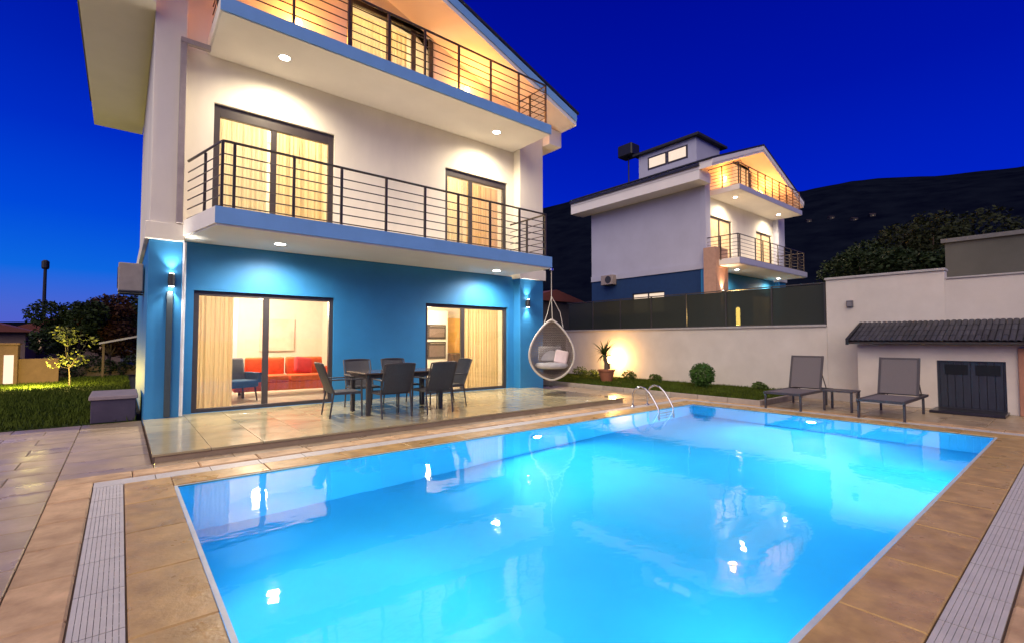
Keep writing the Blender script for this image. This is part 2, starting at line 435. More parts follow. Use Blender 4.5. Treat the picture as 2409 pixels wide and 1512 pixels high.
POOLW = 66
pool_lamp(5.35, PY1, 0, -1, 'round lit pool lamp in the pool wall on the villa side', POOLW*1.2)
pool_lamp(PX1, 3.45, -1, 0, 'round lit pool lamp in the pool end wall before the loungers', POOLW*1.1)
pool_lamp(PX0, 3.45, 1, 0, 'round lit pool lamp in the near left pool wall', POOLW*0.9)
pool_lamp(3.2, PY0, 0, 1, 'round lit pool lamp low in the near right pool wall', POOLW*0.25)
pool_lamp(7.6, PY0, 0, 1, 'round lit pool lamp in the right pool wall by the barbecue', POOLW*1.05)

# ================================================================== VILLA
def wall_lamp(loc, label, color=(1.0, 0.93, 0.82), power=9, facing=(0, -1), scale=1.0):
    t = empty('wall_lamp', loc, math.atan2(facing[1], facing[0]) + R(90))
    tag(t, label, 'wall lamp', 'up and down wall lamps')
    bm_ = mat('lamp_black', (0.03, 0.03, 0.03), 0.45)
    MB().box(-0.05, 0.05, -0.02, 0.0, -0.06, 0.06).build('back_plate', bm_, t, 0.004)
    MB().lathe([(0.048, -0.11), (0.05, -0.10), (0.05, 0.10), (0.048, 0.11)], 0, -0.075, 16).build('lamp_body', bm_, t, smooth=False)
    for s in (1, -1):
        MB().lathe([(0.04, s*0.111), (0.04, s*0.113)], 0, -0.075, 14).build('lens', emat('lamp_lens', (1.0, 0.95, 0.85), 25), t)
        light('beam', 'SPOT', power, color, (0, -0.075, s*0.118), t, (0 if s < 0 else R(180), 0, 0), size=0.03, spot=R(88), blend=0.8)
    return t

def downlight(loc, label, power, color=(1.0, 0.83, 0.58), group='recessed soffit downlights', em=30):
    t = empty('downlight', loc)
    tag(t, label, 'downlight', group)
    MB().lathe([(0.125, -0.006), (0.13, 0.0), (0.095, -0.001), (0.095, -0.006), (0.125, -0.006)], seg=24, cap=False).build('trim_ring', mat('white_trim', (0.8, 0.8, 0.78), 0.4), t)
    MB().lathe([(0.094, -0.0035), (0.094, -0.0025)], seg=24).build('lens', emat('downlight_lens', (1.0, 0.93, 0.8), em), t)
    light('beam', 'SPOT', power, color, (0, 0, -0.03), t, (0, 0, 0), size=0.09, spot=R(165), blend=1.0)
    return t

def opening(parent, x0, x1, z0, z1, y, mull, name='sliding_door', box_h=0.0, fw=0.09, fy=0.09, frame_m=None, pane_m=None, dark_last=False):
    fm = frame_m or FRAME; pm = pane_m or GLASS
    mb = MB()
    # outer frame
    mb.box(x0, x0+fw, y, y+fy, z0, z1); mb.box(x1-fw, x1, y, y+fy, z0, z1)
    mb.box(x0+fw, x1-fw, y, y+fy, z1-fw-box_h, z1); mb.box(x0+fw, x1-fw, y, y+fy, z0, z0+fw*0.8)
    fr = mb.build(name, fm, parent, 0.004)
    ed = [x0+fw] + [m for m in mull] + [x1-fw]
    for m in mull:
        MB().box(m-0.055, m+0.055, y+0.012, y+fy-0.01, z0+fw*0.8+0.001, z1-fw-box_h-0.001).build('mullion', fm, fr, 0.003)
    for i in range(len(ed)-1):
        aa = ed[i] + (0.056 if i else 0.001); bb = ed[i+1] - (0.056 if i < len(ed)-2 else 0.001)
        MB().box(aa, bb, y+0.045, y+0.051, z0+fw*0.8+0.001, z1-fw-box_h-0.001).build('pane', pm, fr)
    return fr

def railing(parent, path, z0, height, posts, bars=6):
    """top rail, bars and posts as sub-parts of the balcony"""
    zt = z0 + height
    MB().tube([(x, y, zt) for x, y in path], 0.024, 8).build('top_rail', RAILM, parent)
    for k in range(bars):
        z = z0 + 0.10 + k*(height-0.14)/bars
        MB().tube([(x, y, z) for x, y in path], 0.0115, 6).build('bar', RAILM, parent)
    for (x, y) in posts:
        MB().box(x-0.021, x+0.021, y-0.021, y+0.021, z0-0.001, zt-0.012).build('post', RAILM, parent)

def curtain(x0, x1, y, z0, z1, label, m, folds=9, amp=0.022, group='curtains in the villa', seed=0):
    rr = random.Random(seed); mb = MB(); n = folds*8; nz = 4
    ph = [rr.uniform(-0.5, 0.5) for _ in range(folds+2)]
    pts = []
    for j in range(nz+1):
        row = []
        for i in range(n+1):
            t = i/n; w = 0.55 + 0.45*(1-j/nz)
            off = amp*w*math.sin(2*math.pi*folds*t + ph[int(t*folds)]*0.8) + amp*0.4*math.sin(2*math.pi*folds*0.47*t + seed)
            row.append((x0 + (x1-x0)*t, y + off, z0 + (z1-z0)*j/nz))
        pts.append(row)
    for j in range(nz):
        for i in range(n):
            mb.quad(pts[j][i], pts[j][i+1], pts[j+1][i+1], pts[j+1][i])
    o = mb.build('curtain', m, None, smooth=True)
    bm = bmesh.new(); bm.from_mesh(o.data); bmesh.ops.remove_doubles(bm, verts=bm.verts, dist=1e-5); bm.to_mesh(o.data); bm.free()
    return tag(o, label, 'curtain', group)

HX0, HX1, HYF, HYP, HYB = 0.33, 9.65, 10.60, 10.30, 16.2
ZT = 0.10
def house(O, main, label):
    t = empty('villa', O); tag(t, label, 'house')
    yb = HYB if main else HYB + 1.3
    WHITE = MATS['white_stucco'] if main else mat('skylit_white_render', (0.47, 0.475, 0.58), 0.85, var=0.05, vscale=1.0)  # neighbour's white walls: blue sky light put into the colour as lavender
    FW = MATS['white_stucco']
    SIDEB = BLUE if main else mat('shaded_blue_render', (0.008, 0.04, 0.13), 0.8, var=0.1)  # neighbour's blue side wall: shade put into the colour as a darker navy
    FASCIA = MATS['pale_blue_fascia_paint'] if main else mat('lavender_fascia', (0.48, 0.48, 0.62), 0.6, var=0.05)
    # --- ground floor (blue)
    doors = [(1.03, 3.62, ZT+0.0, 2.38), (5.90, 8.54, ZT+0.0, 2.38)]
    grid_wall(HX0+0.25, 9.4, 0.0, 3.27, HYF, HYF+0.22, [(a_, b_, c_-0.1 if False else c_, d_) for a_, b_, c_, d_ in doors]).build('wall', BLUE, t)
    MB().box(HX0, 0.82, HYP, HYF-0.001, 0.0, 3.20).build('pilaster', BLUE if main else BLUE, t, 0.008)
    MB().box(8.75, HX1, HYP, HYF-0.001, 0.0, 3.20).build('pilaster', BLUE, t, 0.008)
    sw = []
    if not main: sw = [(12.6, 14.6, 1.2, 2.3)]
    # side wall ground floor (along Y)
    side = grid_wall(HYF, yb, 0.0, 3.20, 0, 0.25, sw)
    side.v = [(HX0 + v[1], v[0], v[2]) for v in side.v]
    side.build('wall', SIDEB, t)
    MB().box(HX1-0.25, HX1, HYF, yb, 0.0, 3.20).build('wall', BLUE, t)
    MB().box(HX0+0.25, HX1-0.25, yb-0.25, yb, 0.0, 3.27).build('wall', BLUE, t)
    # --- storey ledge
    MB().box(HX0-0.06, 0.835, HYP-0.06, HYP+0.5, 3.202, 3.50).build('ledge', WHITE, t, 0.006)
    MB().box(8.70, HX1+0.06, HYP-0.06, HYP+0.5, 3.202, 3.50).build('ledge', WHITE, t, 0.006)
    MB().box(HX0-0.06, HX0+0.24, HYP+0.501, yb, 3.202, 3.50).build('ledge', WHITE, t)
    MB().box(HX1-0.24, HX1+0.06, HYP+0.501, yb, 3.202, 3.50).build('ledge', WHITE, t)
    # --- middle storey (white)
    wins = [(1.28, 3.58, 3.56, 6.03), (6.45, 8.52, 3.56, 5.97)]
    grid_wall(HX0+0.25, 9.4, 3.272, 6.918, HYF, HYF+0.22, wins).build('wall', FW, t)
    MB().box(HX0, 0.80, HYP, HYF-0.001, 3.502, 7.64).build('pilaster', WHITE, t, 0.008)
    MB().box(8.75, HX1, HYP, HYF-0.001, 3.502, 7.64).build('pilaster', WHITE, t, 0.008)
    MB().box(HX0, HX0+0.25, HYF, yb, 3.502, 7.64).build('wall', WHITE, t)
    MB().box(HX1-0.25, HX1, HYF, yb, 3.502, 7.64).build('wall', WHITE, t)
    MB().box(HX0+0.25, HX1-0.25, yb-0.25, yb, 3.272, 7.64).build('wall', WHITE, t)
    # --- lower balcony
    bl = 1.13 if main else 0.45
    bback = 0.838 if main else 0.40
    lb = MB().prism([(bl, 8.76), (8.47, 8.76), (8.47, HYF-0.002), (bback+0.03, HYF-0.002), (bback, HYP-0.062)], 3.272, 3.53).build('balcony', SOFFIT, t)
    MB().prism([(bl-0.03, 8.73), (8.50, 8.73), (8.50, 8.757), (bl-0.003, 8.757)], 3.272+0.03, 3.575).build('fascia', FASCIA, lb)
    MB().prism([(bl-0.03, 8.759), (bl-0.004, 8.759), (bback-0.004, HYP-0.064), (bback-0.03, HYP-0.064)], 3.30, 3.575).build('fascia', SOFFIT, lb)
    path = [(bback+0.03, HYP-0.02), (bl+0.07, 8.85), (8.40, 8.85), (8.40, HYP)]
    posts = [(bl+0.07, 8.85), (bl+0.24, 8.85)] + [(x, 8.85) for x in (2.29, 3.13, 4.02, 4.89, 5.72, 6.60, 7.50, 8.38)] + [(bl-0.08, 9.6), (8.40, 9.6)]
    railing(lb, path, 3.53, 1.15, posts)
    # --- upper balcony slab
    ub = MB().box(1.17, 8.72, 9.03, HYF-0.002, 6.92, 7.13).build('balcony', SOFFIT, t)
    MB().box(1.14, 8.75, 9.00, 9.028, 6.935, 7.18).build('fascia', FASCIA, ub)
    MB().box(1.14, 1.168, 9.03, HYF-0.004, 6.935, 7.18).build('fascia', SOFFIT, ub)
    path = [(1.22, HYF), (1.22, 9.10), (8.65, 9.10), (8.65, HYP)]
    posts = [(x, 9.10) for x in (1.22, 2.3, 3.31, 4.15, 5.0, 5.88, 6.8, 7.69, 8.63)] + [(1.22, 9.9), (8.65, 9.75)]
    railing(ub, path, 7.13, 1.13, posts)
    # --- attic gable wall
    EL, ER, RX = -0.70, 10.15, 4.72
    def ztop(x): return 8.10 + 0.37*(min(x - EL, ER - x)) if x <= RX or True else 0
    ad = (3.85, 6.10, 7.16, 9.40)
    xs = [HX0+0.25, ad[0], RX, ad[1], 9.4]
    gw = MB()
    def und(x): return 7.70 + 0.37*min(x-EL, ER-x)
    gw.prism_xz([(xs[0], 6.922), (ad[0], 6.922), (ad[0], und(ad[0])), (xs[0], und(xs[0]))], HYF, HYF+0.22)
    gw.prism_xz([(ad[1], 6.922), (xs[4], 6.922), (xs[4], und(xs[4])), (ad[1], und(ad[1]))], HYF, HYF+0.22)
    gw.prism_xz([(ad[0], ad[3]), (ad[1], ad[3]), (ad[1], und(ad[1])), (4.725, und(4.725)), (ad[0], und(ad[0]))], HYF, HYF+0.22)
    gw.prism_xz([(ad[0], 6.922), (ad[1], 6.922), (ad[1], 7.15), (ad[0], 7.15)], HYF, HYF+0.22)
    gw.build('wall', FW, t)
    # --- roof: two slabs, white barge board, boxed eaves, dark covering
    YR, YE = 9.40, yb + 0.7
    roof = MB()
    rz = 8.10
    prof_l = [(EL, 7.70), (RX, 7.70+0.37*(RX-EL)), (RX, 8.04+0.37*(RX-EL)), (EL, 8.04)]
    zr = 7.70+0.37*(RX-EL)
    prof = [(EL, 7.70), (RX, zr), (ER, 7.70), (ER, 8.04), (RX, zr+0.34), (EL, 8.04)]
    roof.prism_xz(prof, YR, YE)
    ro = roof.build('roof', SOFFIT, t)
    cov = MB().prism_xz([(EL-0.07, 8.044), (RX, zr+0.344), (ER+0.07, 8.044), (ER+0.07, 8.11), (RX, zr+0.42), (EL-0.07, 8.11)], YR-0.05, YE+0.05)
    cov.build('roof_covering', ROOFM, ro)
    MB().box(EL, HX0-0.002, 10.02, YE-0.01, 7.25, 7.72).build('eave_box', SOFFIT, ro)
    MB().box(HX1+0.002, ER, 10.02, YE-0.01, 7.25, 7.72).build('eave_box', SOFFIT, ro)
    MB().box(EL-0.10, EL-0.003, 10.0, YE, 7.86, 7.98).build('gutter', mat('dark_gutter', (0.03, 0.03, 0.035), 0.4), ro)
    MB().prism_xz([(EL, 7.82), (RX, zr+0.12), (ER, 7.82), (ER, 8.03), (RX, zr+0.33), (EL, 8.03)], YR-0.03, YR-0.002).build('barge_board', FASCIA if main else SOFFIT, ro)
    # --- openings
    if main:
        opening(t, *doors[0], HYF+0.06, [2.28])
        opening(t, *doors[1], HYF+0.06, [7.06])
        opening(t, *wins[0], HYF+0.06, [2.36], box_h=0.12, fw=0.11)
        opening(t, *wins[1], HYF+0.06, [7.30], box_h=0.08, fw=0.10)
        opening(t, *ad, HYF+0.06, [4.88, 5.55], fw=0.12)
    else:
        cg = mat('lit_curtain_pane', (0.5, 0.35, 0.2), 0.5, emit=(1.0, 0.60, 0.28), estr=0.36, var=0.3, vscale=4)
        opening(t, *doors[0], HYF+0.06, [2.28], pane_m=cg); opening(t, *doors[1], HYF+0.06, [7.06], pane_m=cg)
        opening(t, *wins[0], HYF+0.06, [2.36], pane_m=cg); opening(t, *wins[1], HYF+0.06, [7.30], pane_m=cg)
        opening(t, *ad, HYF+0.06, [4.88, 5.55], pane_m=cg)
        wf = MB().box(HX0+0.06, HX0+0.12, 12.6, 14.6, 1.2, 1.26).box(HX0+0.06, HX0+0.12, 12.6, 14.6, 2.24, 2.3).box(HX0+0.06, HX0+0.12, 12.6, 12.66, 1.26, 2.24).box(HX0+0.06, HX0+0.12, 14.54, 14.6, 1.26, 2.24).box(HX0+0.06, HX0+0.12, 13.56, 13.64, 1.26, 2.24).build('window', FRAME, t)
        cg2 = mat('lit_side_pane', (0.6, 0.5, 0.4), 0.5, emit=(1.0, 0.80, 0.58), estr=0.36, var=0.1)
        MB().box(HX0+0.085, HX0+0.095, 12.66, 13.56, 1.26, 2.24).build('pane', cg2, wf); MB().box(HX0+0.085, HX0+0.095, 13.64, 14.54, 1.26, 2.24).build('pane', cg2, wf)
        MB().prism([(0.05, 9.7), (1.25, 9.7), (1.0, 10.29), (0.05, 10.29)], 0.0, 4.15).build('corner_pier', mat('warm_lit_render', (0.50, 0.30, 0.21), 0.85, var=0.1), t)  # salmon tone is the lamp's warm light painted into the pier
        # dormer on the left slope
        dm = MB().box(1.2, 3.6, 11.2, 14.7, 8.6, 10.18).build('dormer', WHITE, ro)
        MB().prism([(0.95, 10.95), (4.0, 10.95), (4.0, 14.95), (0.95, 14.95)], 10.182, 10.30).build('dormer_roof', ROOFM, ro)
        for y0_ in (11.78, 13.0):
            MB().box(1.185, 1.199, y0_-0.10, y0_+1.10, 9.22, 9.93).build('dormer_frame', FRAME, ro)
            MB().box(1.165, 1.184, y0_, y0_+1.0, 9.32, 9.84).build('dormer_window', cg2, ro)
    return t

villa = house((0, 0, 0), True, 'three storey villa with blue ground floor, white upper walls and two balconies')

# downpipes
MB().tube([(0.845, 10.26, 0.12), (0.845, 10.26, 3.19)], 0.028, 10).build('downpipe', mat('white_pvc', (0.66, 0.66, 0.68), 0.4), villa)
MB().box(0.70, 0.80, 10.20, 10.298, 3.52, 6.80).box(0.70, 1.16, 10.20, 10.298, 6.801, 6.90).build('downpipe', mat('mauve_grey_sheet', (0.32, 0.27, 0.27), 0.5), villa, 0.01)
MB().box(0.60, 0.69, 10.255, 10.298, 0.12, 2.30).build('dark_strip', mat('dark_strip_paint', (0.035, 0.05, 0.06), 0.5), villa, 0.006)  # narrow dark strip down the left pilaster below the wall lamp

# rooms of the villa
PL = mat('room_plaster', (0.74, 0.68, 0.58), 0.9, var=0.04)
FL = mat('room_floor_tile', (0.62, 0.57, 0.5), 0.25, var=0.08, vscale=2)
def room(x0, x1, z0, z1, yd, power, color, lab):
    y0 = HYF+0.222
    MB().box(x0, x1, y0, yd, z0-0.04, z0).build('room_floor', FL, villa)
    MB().box(x0, x1, y0, yd, z1, z1+0.04).build('room_ceiling', PL, villa)
    MB().box(x0, x1, yd+0.001, yd+0.08, z0-0.04, z1+0.04).build('room_wall', PL, villa)
    MB().box(x0-0.08, x0-0.001, y0, yd+0.08, z0-0.04, z1+0.04).build('room_wall', PL, villa)
    MB().box(x1+0.001, x1+0.08, y0, yd+0.08, z0-0.04, z1+0.04).build('room_wall', PL, villa)
    t = empty('ceiling_lamp', ((x0+x1)/2, y0 + (yd-y0)*0.55, z1)); tag(t, lab, 'ceiling lamp', 'ceiling lamps in the villa')
    MB().lathe([(0.05, -0.03), (0.05, -0.001)], seg=12).build('canopy', STEEL, t)
    MB().lathe([(0.012, -0.22), (0.012, -0.031)], seg=8).build('stem', STEEL, t)
    MB().lathe([(0.06, -0.40), (0.15, -0.36), (0.17, -0.30), (0.13, -0.24), (0.04, -0.221)], seg=18).build('lamp_shade', emat('room_lamp_glass', (1.0, 0.82, 0.55), 6), t, smooth=True)
    light('room_light', 'POINT', power, color, (0, 0, -0.55), t, size=0.16)
room(0.70, 4.70, 0.11, 2.85, 14.8, 130, (1.0, 0.80, 0.55), 'glass ceiling lamp in the sitting room with the red sofa')
room(4.90, 9.20, 0.11, 2.85, 14.0, 130, (1.0, 0.76, 0.45), 'glass ceiling lamp in the kitchen')
room(0.70, 4.70, 3.56, 6.60, 13.6, 120, (1.0, 0.80, 0.50), 'glass ceiling lamp in the room behind the wide upper window')
room(4.90, 9.20, 3.56, 6.60, 13.6, 120, (1.0, 0.78, 0.46), 'glass ceiling lamp in the room behind the narrow upper window')
room(2.60, 7.00, 7.16, 9.46, 13.4, 70, (1.0, 0.74, 0.38), 'glass ceiling lamp in the attic room')

# lamps of the villa
downlight((2.30, 9.76, 3.272), 'round white downlight under the lower balcony, above the left sliding door', 330, (1.0, 0.93, 0.84))
downlight((7.60, 9.90, 3.272), 'round white downlight under the lower balcony, above the right sliding door', 330, (1.0, 0.93, 0.84))
downlight((2.32, 9.78, 6.92), 'round white downlight under the upper balcony, above the wide window', 310)
downlight((7.52, 9.80, 6.92), 'round white downlight under the upper balcony, above the narrow window', 310)
wall_lamp((0.66, HYP, 2.50), 'black up and down wall lamp on the left blue pilaster', power=34)
wall_lamp((9.00, HYP, 2.50), 'black up and down wall lamp on the right blue pilaster', power=26)
def sconce(loc, label, power=40):
    t = empty('sconce', loc); tag(t, label, 'wall lamp', 'warm attic wall lamps')
    MB().box(-0.05, 0.05, -0.015, 0.0, -0.08, 0.08).build('back_plate', FRAME, t, 0.004)
    MB().lathe([(0.05, -0.10), (0.07, -0.05), (0.075, 0.05), (0.055, 0.10)], 0, -0.09, 16).build('lamp_shade', emat('sconce_glass', (1.0, 0.62, 0.22), 9), t, smooth=True)
    light('glow', 'POINT', power, (1.0, 0.34, 0.045), (0, -0.24, 0.0), t, size=0.08)
    return t
sconce((7.05, HYF, 8.15), 'glowing amber wall lamp right of the attic door', 40)
sconce((2.75, HYF, 8.15), 'glowing amber wall lamp left of the attic door', 40)

# air conditioner on the side wall
def ac_unit(O, label, sx=1.0):
    t = empty('air_conditioner', O); tag(t, label, 'air conditioner', 'outdoor air conditioner units')
    am = mat('ac_beige', (0.34, 0.28, 0.25), 0.5)
    MB().box(-0.40, -0.02, 0, 0.82, 0.03, 0.57).build('casing', am, t, 0.015)
    fan = MB().lathe([(0.21, 0), (0.21, 0.012), (0.19, 0.012), (0.19, 0.004)], seg=20).build('fan_grille', mat('ac_dark', (0.04, 0.04, 0.04), 0.5), t)
    fan.rotation_euler = (0, R(-90), 0); fan.location = (-0.401, 0.3, 0.3)
    for y_ in (0.1, 0.7): MB().box(-0.40, 0.0, y_-0.02, y_+0.02, 0.0, 0.029).build('bracket', FRAME, t)
    return t
ac_unit((HX0-0.002, 11.7, 2.36), 'beige air conditioner unit on the left side wall of the villa')

# ================================================================== INSIDE THE VILLA
SHEER = fabric_glow('golden_curtain', (0.92, 0.78, 0.50), 0.6)
CREAM = fabric_glow('cream_curtain', (0.93, 0.86, 0.66), 0.6)
curtain(1.12, 1.74, 10.98, 0.13, 2.33, 'golden curtain gathered at the left of the left sliding door', SHEER, 8, seed=1)
curtain(7.20, 8.48, 10.98, 0.13, 2.33, 'golden curtain drawn across the right half of the kitchen door', SHEER, 14, seed=2)
curtain(1.36, 2.30, 10.98, 3.58, 5.9, 'pale cream curtain behind the left half of the wide upper window', CREAM, 10, seed=3)
curtain(2.45, 3.50, 10.98, 3.58, 5.9, 'thin golden curtain behind the right half of the wide upper window', SHEER, 7, seed=4)
curtain(6.52, 7.26, 10.98, 3.58, 5.85, 'cream curtain behind the left half of the narrow upper window', CREAM, 9, seed=5)
curtain(7.36, 8.46, 10.98, 3.58, 5.85, 'amber curtain behind the right half of the narrow upper window', fabric_glow('amber_curtain', (0.86, 0.66, 0.36), 0.6), 12, seed=6)
curtain(3.95, 5.50, 10.98, 7.18, 9.30, 'golden curtain behind the attic door', SHEER, 16, seed=7)

def soft_box(mb_args, name, m, parent, bev=0.05, segs=3):
    return MB().box(*mb_args).build(name, m, parent, bev, True, segs)
REDF = mat('coral_red_fabric', (0.72, 0.14, 0.045), 0.9, var=0.12, vscale=12, bump=0.3, bscale=200)
NAVY = mat('navy_fabric', (0.05, 0.12, 0.24), 0.9, var=0.12, vscale=12, bump=0.3, bscale=200)
PINK = mat('pink_red_fabric', (0.66, 0.06, 0.07), 0.9, var=0.1)
DARKW = mat('dark_wood', (0.09, 0.05, 0.03), 0.5, vscale=8, stretch=(1, 8, 1))
def sofa():
    t = empty('sofa', (3.25, 12.9, 0.11), R(-4)); tag(t, 'coral red sofa seen through the left sliding door', 'sofa')
    soft_box((-1.0, 1.0, -0.42, 0.42, 0.14, 0.34), 'base', REDF, t, 0.04)
    for x in (-0.46, 0.46): soft_box((x-0.44, x+0.44, -0.42, 0.22, 0.345, 0.50), 'seat_cushion', REDF, t)
    for x in (-0.46, 0.46): soft_box((x-0.44, x+0.44, 0.20, 0.42, 0.48, 0.92), 'back_cushion', REDF, t, 0.06)
    for s in (-1, 1): soft_box((s*1.1-0.10, s*1.1+0.10, -0.44, 0.44, 0.14, 0.66), 'arm', REDF, t, 0.05)
    for x in (-1.0, 1.0):
        for y in (-0.34, 0.34): MB().box(x-0.03, x+0.03, y-0.03, y+0.03, 0, 0.139).build('leg', DARKW, t)
    return t
sofa()
pil = soft_box((-0.22, 0.22, -0.07, 0.07, 0.0, 0.40), 'cushion', PINK, None, 0.06); pil.location = (3.62, 12.86, 0.63); pil.rotation_euler = (R(-16), R(8), R(12))
tag(pil, 'pink red cushion leaning on the coral sofa', 'cushion')
def armchair():
    t = empty('armchair', (2.02, 12.15, 0.11), R(18)); tag(t, 'navy blue armchair behind the left sliding door', 'armchair')
    soft_box((-0.33, 0.33, -0.32, 0.32, 0.30, 0.46), 'seat', NAVY, t, 0.05)
    b = soft_box((-0.33, 0.33, 0.0, 0.14, 0.0, 0.52), 'backrest', mat('grey_blue_fabric', (0.18, 0.2, 0.25), 0.9), t, 0.06); b.location = (0, 0.22, 0.44); b.rotation_euler = (R(-12), 0, 0)
    for s in (-1, 1): soft_box((s*0.36-0.05, s*0.36+0.05, -0.30, 0.30, 0.40, 0.62), 'arm', NAVY, t, 0.03)
    for x in (-0.27, 0.27):
        for y in (-0.26, 0.26): MB().tube([(x, y, 0.301), (x*1.12, y*1.12, 0.0)], [0.022, 0.014], 8).build('leg', DARKW, t)
    return t
armchair()
def wardrobe():
    t = empty('cabinet', (1.66, 14.55, 0.11)); tag(t, 'tall white panelled cabinet at the back of the sitting room', 'cabinet')
    wmat = mat('white_lacquer', (0.78, 0.75, 0.70), 0.4, var=0.03)
    MB().box(-0.75, 0.75, -0.02, 0.22, 0, 2.45).build('carcass', wmat, t)
    for i in range(3):
        x0 = -0.74 + i*0.495
        d = MB().box(x0, x0+0.485, -0.045, -0.021, 0.08, 2.40).build('door', wmat, t, 0.004)
        MB().box(x0+0.07, x0+0.415, -0.055, -0.046, 0.2, 1.1).build('panel', wmat, d, 0.003); MB().box(x0+0.07, x0+0.415, -0.055, -0.046, 1.22, 2.28).build('panel', wmat, d, 0.003)
wardrobe()
art = MB().box(3.0, 3.9, 14.72, 14.755, 1.15, 2.05).build('wall_picture', mat('pale_print', (0.76, 0.66, 0.55), 0.6, alt=(0.70, 0.50, 0.40), vscale=3), None, 0.006)
tag(art, 'pale framed picture on the sitting room back wall above the sofa', 'picture')
def kitchen():
    t = empty('kitchen_cabinet', (7.16, 13.58, 0.11)); tag(t, 'tall white kitchen cabinet with built-in ovens behind the right sliding door', 'kitchen cabinet')
    wmat = MATS['white_lacquer']; om = mat('oven_black_glass', (0.05, 0.04, 0.04), 0.15, var=0.2)
    MB().box(-0.5, 1.22, 0.0, 0.38, 0, 2.3).build('carcass', wmat, t)
    for i, (x0, x1) in enumerate(((-0.48, 0.42),)):
        MB().box(x0, x1, -0.022, -0.001, 0.1, 2.27).build('door', wmat, t, 0.004)
    for z0, z1, nm in ((0.75, 1.30, 'oven'), (1.38, 1.85, 'microwave')):
        o = MB().box(0.46, 1.14, -0.03, -0.001, z0, z1).build(nm, om, t, 0.006)
        MB().box(0.52, 1.08, -0.034, -0.031, z0+0.07, z1-0.12).build('oven_window', mat('oven_window', (0.16, 0.12, 0.11), 0.1), o)
        MB().tube([(0.52, -0.06, z1-0.06), (1.08, -0.06, z1-0.06)], 0.01, 6).build('handle', STEEL, o)
    return t
kitchen()
bsp = MB().box(8.40, 9.18, 13.965, 13.995, 1.02, 2.2).build('splashback', mat('amber_tile', (0.75, 0.42, 0.10), 0.4), None)
tag(bsp, 'amber tiled splashback beside the ovens in the kitchen', 'splashback')
kl = MB().box(8.42, 9.15, 13.35, 13.95, 0.11, 1.0).build('kitchen_counter', MATS['dark_wood'], None, 0.01)
tag(kl, 'low dark kitchen counter at the kitchen back wall', 'counter')

# ================================================================== TERRACE FURNITURE
RATT = mat('dark_rattan', (0.045, 0.042, 0.045), 0.55, var=0.35, vscale=60, bump=0.7, bscale=140)
DMET = mat('charcoal_metal', (0.05, 0.045, 0.045), 0.4, var=0.1)
def dining_table():
    t = empty('dining_table', (4.22, 8.68, 0.10), 0.0); tag(t, 'dark rectangular dining table with polished top on the terrace', 'table')
    MB().box(-0.84, 0.84, -0.46, 0.46, 0.735, 0.765).build('table_top', mat('dark_glazed_top', (0.10, 0.075, 0.06), 0.10, var=0.1), t, 0.006)
    MB().box(-0.79, 0.79, -0.40, 0.40, 0.66, 0.734).build('apron', RATT, t, 0.006)
    for x in (-0.75, 0.75):
        for y in (-0.37, 0.37): MB().box(x-0.035, x+0.035, y-0.035, y+0.035, 0, 0.659).build('leg', RATT, t, 0.005)
dining_table()
def dining_chair():
    t = empty('dining_chair'); W = 0.27
    MB().box(-W+0.02, W-0.02, -0.25, 0.22, 0.405, 0.445).build('seat', RATT, t, 0.012, True, 2)
    # slightly reclined rectangular back of woven sling in a frame
    def bk(u, off): return (0.23 + u*0.20 + off, 0.44 + u*0.50)
    y0, z0 = bk(0.0, 0); y1, z1 = bk(1.0, 0)
    n = 6; mb = MB()
    for k in range(n):
        xa = -W+0.02 + (2*W-0.04)*k/n; xb = -W+0.02 + (2*W-0.04)*(k+1)/n
        sa = 0.035*(1-(2*k/n-1)**2); sb = 0.035*(1-(2*(k+1)/n-1)**2)
        mb.quad((xa, y0+sa, z0), (xb, y0+sb, z0), (xb, y1+sb, z1), (xa, y1+sa, z1)); mb.quad((xa, y0+sa+0.018, z0), (xa, y1+sa+0.018, z1), (xb, y1+sb+0.018, z1), (xb, y0+sb+0.018, z0))
        mb.quad((xa, y1+sa, z1), (xb, y1+sb, z1), (xb, y1+sb+0.018, z1), (xa, y1+sa+0.018, z1))
    b = mb.build('backrest', RATT, t)
    MB().tube([(-W, y1+0.005, z1), (-W*0.5, y1+0.03, z1+0.012), (0, y1+0.042, z1+0.014), (W*0.5, y1+0.03, z1+0.012), (W, y1+0.005, z1)], 0.015, 8).build('top_rail', DMET, b)
    for s_ in (-1, 1):
        x = s_*(W+0.005)
        MB().tube([(x, 0.30, 0.0), (x, 0.235, 0.44), (x, y1, z1+0.005)], [0.014, 0.018, 0.014], 8).build('leg', DMET, t)
        MB().tube([(x, -0.26, 0.0), (x, -0.25, 0.44), (x, -0.24, 0.645)], [0.014, 0.018, 0.016], 8).build('leg', DMET, t)
        MB().box(x-0.025, x+0.025, -0.27, y0+0.10, 0.648, 0.672).build('arm', RATT, t, 0.006)
        MB().box(x-0.009, x+0.009, -0.235, 0.235, 0.40, 0.43).build('seat_rail', DMET, t)
    return t
ch0 = dining_chair()
spots = [(3.78, 8.06, 178, 'dark rattan dining chair on the pool side of the table, nearer the red sofa'),
         (4.62, 8.04, 182, 'dark rattan dining chair on the pool side of the table, nearer the kitchen door'),
         (3.80, 9.34, -3, 'dark rattan dining chair behind the table, nearer the red sofa'),
         (4.66, 9.36, 4, 'dark rattan dining chair behind the table, nearer the kitchen door'),
         (3.14, 8.66, 86, 'dark rattan dining chair at the table end nearest the left sliding door'),
         (5.32, 8.62, -95, 'dark rattan dining chair at the table end nearest the hanging chair')]
for i, (x, y, rz, lab) in enumerate(spots):
    o = ch0 if i == 0 else copy_tree(ch0)
    o.location = (x, y, 0.10); o.rotation_euler = (0, 0, R(rz)); tag(o, lab, 'chair', 'dining chairs round the terrace table')

